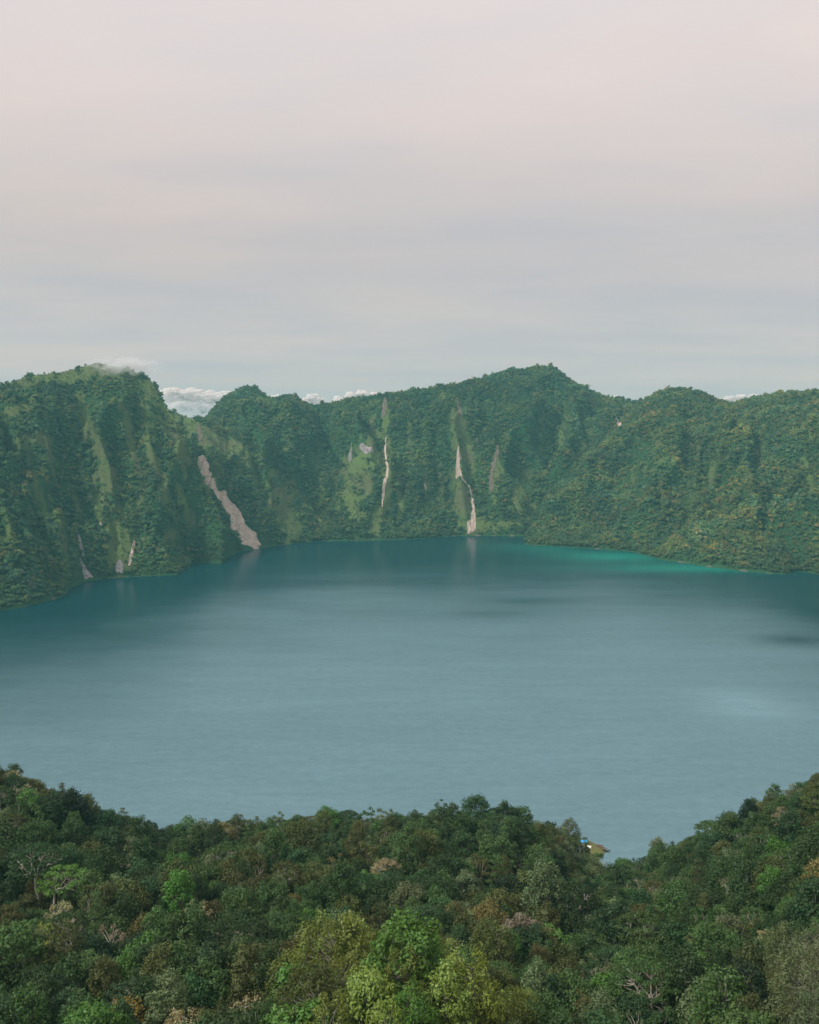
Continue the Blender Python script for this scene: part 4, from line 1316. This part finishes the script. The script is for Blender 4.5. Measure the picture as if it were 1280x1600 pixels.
def canoe(px, py, ln, rz, lab, mat):
    q = G(px, py, .2)
    root = link('canoe', None); root.location = (q[0], q[1], .12); root.rotation_euler = (0, 0, R(rz))
    tag(root, lab, 'canoe', 'wooden canoes drawn up at the landing')
    n, k = 15, 9
    u = np.linspace(-1, 1, n); w = .42 * np.sqrt(np.clip(1 - np.abs(u) ** 2.4, .004, 1)); rise = .32 * np.abs(u) ** 3
    ph = np.linspace(-math.pi / 2, math.pi / 2, k)
    def shell(sc_, dz):
        X = np.repeat(u[:, None] * ln / 2 * (1 if sc_ == 1 else .97), k, 1)
        Y = w[:, None] * np.sin(ph)[None, :] * sc_
        Z = .5 + rise[:, None] - .55 * np.cos(ph)[None, :] * sc_ * np.sqrt(w / .42)[:, None] + dz
        return np.stack([X, Y, Z], -1).reshape(-1, 3)
    a_, b_ = shell(1, 0), shell(.86, .02)
    f = grid_faces(n, k); nn = n * k
    i = np.arange(nn).reshape(n, k)
    rim = np.concatenate([i[:, 0], i[::-1, -1], i[:1, 0]])
    rf = np.stack([rim[:-1], rim[1:], rim[1:] + nn, rim[:-1] + nn], 1)
    link('hull', make_mesh('hull', np.concatenate([a_, b_]), np.concatenate([f, f[:, ::-1] + nn, rf]), [mat], smooth=True), root)
    for sx in (-.22, .25):
        x0 = sx * ln
        v = np.array([[x0 + dx, dy, dz] for dx in (-.1, .1) for dy in (-.36, .36) for dz in (.40, .44)])
        f2 = np.array([[0, 1, 3, 2], [4, 6, 7, 5], [0, 4, 5, 1], [2, 3, 7, 6], [0, 2, 6, 4], [1, 5, 7, 3]])
        link('thwart', make_mesh('thwart', v, f2, [M['wood_dark']]), root)
canoe(936, 1321.5, 5.6, -14, 'brown wooden canoe farthest out along the landing', M['wood'])
canoe(938.5, 1324.5, 5.2, -10, 'brown wooden canoe, second of the row from the lake side', M['wood'])
canoe(942, 1327.2, 5.6, -8, 'brown wooden canoe, third of the row from the lake side', M['wood'])
canoe(946.5, 1329.8, 6.0, -5, 'dark canoe with its bow nearest the cove', M['wood_dark'])

# shrubs on the point
g = np.random.default_rng(8)
for px, py, s, hue, lab in ((933, 1338, .26, 'bright green', 'low green bush at the tip of the grassy point'), (926, 1344, .30, 'mid green', 'green bush on the cove side of the grassy point'),
                            (940, 1336, .20, 'mid green', 'smallest bush beside the cove water'), (907, 1345, .45, 'dark green', 'dark bush behind the cream tent'), (890, 1335, .55, 'dark green', 'larger dark bush under the feathery olive tree'),
                            (897, 1350, .5, 'blackish green', 'blackish bush on the inner bank of the cove')):
    q = G(px, py, .8)
    K = KITS['dome1']
    root = link('bush', None)
    root.location = (q[0], q[1], land_z(q[0], q[1]) - K['cz'] * s * .55); root.scale = (s * 1.2, s * 1.2, s * .9)
    tag(root, lab, 'bush', 'bushes on the grassy point')
    link('stem', K['trunk'], root)
    c = link('crown', K['crown'], root); c.color = (*HUES[hue], 1)

# ------------------------------------------------------------------ far cumulus on the horizon
t = NT('cumulus')
p = t.new('ShaderNodeTexCoord').outputs['Object']
b = t.new('ShaderNodeBsdfDiffuse'); b.inputs[0].default_value = (.96, .88, .85, 1)
tl = t.new('ShaderNodeBsdfTranslucent'); tl.inputs[0].default_value = (.96, .88, .85, 1)
m1 = t.new('ShaderNodeMixShader'); m1.inputs[0].default_value = .5
t.l.new(b.outputs[0], m1.inputs[1]); t.l.new(tl.outputs[0], m1.inputs[2])
tp_ = t.new('ShaderNodeBsdfTransparent')
m2 = t.new('ShaderNodeMixShader')
sz = t.new('ShaderNodeSeparateXYZ'); t.l.new(p, sz.inputs[0])
fade = t.math('ADD', t.math('DIVIDE', sz.outputs[2], 640.0), t.math('MULTIPLY_ADD', t.noise(p, .004, 5, .6), .7, -.35))
t.l.new(t.ramp(fade, [(.30, 0.0), (1.0, .66)], 'EASE'), m2.inputs[0])
t.l.new(tp_.outputs[0], m2.inputs[1]); t.l.new(m1.outputs[0], m2.inputs[2])
t.l.new(m2.outputs[0], t.out.inputs[0])
M['cloud'] = t.m
def icosphere(sub):
    import bmesh
    bm = bmesh.new(); bmesh.ops.create_icosphere(bm, subdivisions=sub, radius=1)
    v = np.array([q.co[:] for q in bm.verts]); f = np.array([[w.index for w in q.verts] for q in bm.faces]); bm.free()
    return v, f
ICO = icosphere(3); ICO4 = icosphere(4)
def cloud(lab, d, puffs, seed):
    g = np.random.default_rng(seed)
    c0 = W(puffs[0][0], 668, d)
    V, Fa, off = [], [], 0
    for x, y, r_ in puffs:
        c = W(x, y, d) - c0
        for k in range(7):
            rr = r_ * d / F * (1 if k == 0 else g.uniform(.35, .6))
            cc_ = c if k == 0 else c + unit(g.normal(size=3)) * np.array([1, 1, .6]) * r_ * d / F * .8
            v = ICO4[0] * rr
            s_ = 1 + .45 * fbm(v[:, 0] / rr * 1.6 + k * 3.1, v[:, 2] / rr * 1.6 + v[:, 1] / rr * .9 + seed, seed + k, 3, .45)
            V.append(v * s_[:, None] * np.array([1.45, 1.1, .72]) + cc_); Fa.append(ICO4[1] + off); off += len(v)
    o = link('cloud', make_mesh('cloud', np.concatenate(V), np.concatenate(Fa), [M['cloud']], smooth=True))
    o.location = c0
    tag(o, lab, 'cloud', 'cumulus on the horizon')
cloud('bank of pale cumulus in the gap behind the left mountain', 15000, [(268, 618, 15), (300, 616, 13), (330, 620, 13), (352, 622, 14), (285, 640, 22), (335, 645, 22)], 1)
cloud('low cumulus head just right of the small round hill', 16000, [(432, 626, 10), (412, 632, 12), (450, 640, 14)], 2)
cloud('white cumulus head above the dip in the middle rim', 16000, [(490, 622, 9), (480, 628, 9), (500, 628, 9), (492, 640, 14)], 3)
cloud('flat white cumulus resting on the middle rim', 17000, [(548, 619, 7), (565, 616, 7), (585, 618, 6), (530, 626, 8), (560, 632, 12)], 4)
cloud('sliver of cumulus right of the rounded peak', 17000, [(962, 622, 6), (955, 630, 8), (970, 632, 8)], 5)
cloud('low cumulus in the notch of the right rim', 16000, [(1140, 624, 7), (1158, 621, 7), (1178, 621, 7), (1125, 628, 8), (1160, 636, 12)], 6)

# ------------------------------------------------------------------ mist on the left summit
t = NT('mist')
p = t.new('ShaderNodeTexCoord').outputs['Object']
sx_ = t.new('ShaderNodeVectorMath', operation='LENGTH'); t.l.new(p, sx_.inputs[0])
fall = t.math('MAXIMUM', t.math('SUBTRACT', 1.0, sx_.outputs['Value']), 0.0)
nz = t.noise(p, 2.0, 6, .68, (1.6, 1.2, .9))
den = t.math('MULTIPLY', t.math('MAXIMUM', t.math('ADD', t.math('MULTIPLY_ADD', nz, 2.4, -1.25), t.math('MULTIPLY', fall, .4)), 0.0), t.math('MINIMUM', t.math('MULTIPLY', fall, 2.5), 1.0))
pv = t.new('ShaderNodeVolumePrincipled')
pv.inputs['Color'].default_value = (.95, .94, .94, 1)
t.l.new(t.math('MULTIPLY', den, .085), pv.inputs['Density'])
t.l.new(pv.outputs[0], t.out.inputs['Volume'])
M['mist'] = t.m
def mist(x, y, d, rx, ry, rz, lab):
    o = link('mist', make_mesh('mist', ICO[0], ICO[1], [M['mist']], smooth=True))
    o.location = W(x, y, d); o.scale = (rx, ry, rz)
    tag(o, lab, kind='stuff')
mist(192, 573, 1870, 95, 75, 28, 'wisp of mist clinging to the summit of the left mountain')

# ------------------------------------------------------------------ haze
t = NT('haze')
pv = t.new('ShaderNodeVolumePrincipled')
pv.inputs['Color'].default_value = (.26, .69, .78, 1)
pv.inputs['Density'].default_value = 8.2e-5
pv.inputs['Anisotropy'].default_value = .1
t.l.new(pv.outputs[0], t.out.inputs['Volume'])
bx0, bx1, by0, by1, bz0, bz1 = -5200, 5200, -4000, 6400, -47, 470
v = np.array([[x, y, z] for x in (bx0, bx1) for y in (by0, by1) for z in (bz0, bz1)])
f = np.array([[0, 1, 3, 2], [4, 6, 7, 5], [0, 4, 5, 1], [2, 3, 7, 6], [0, 2, 6, 4], [1, 5, 7, 3]])
tag(link('haze', make_mesh('haze', v, f, [t.m])), 'thin bluish haze over the lake', kind='stuff')
print('near trees', len(trees), 'individuals', len(chosen_set), 'far trees', nF)
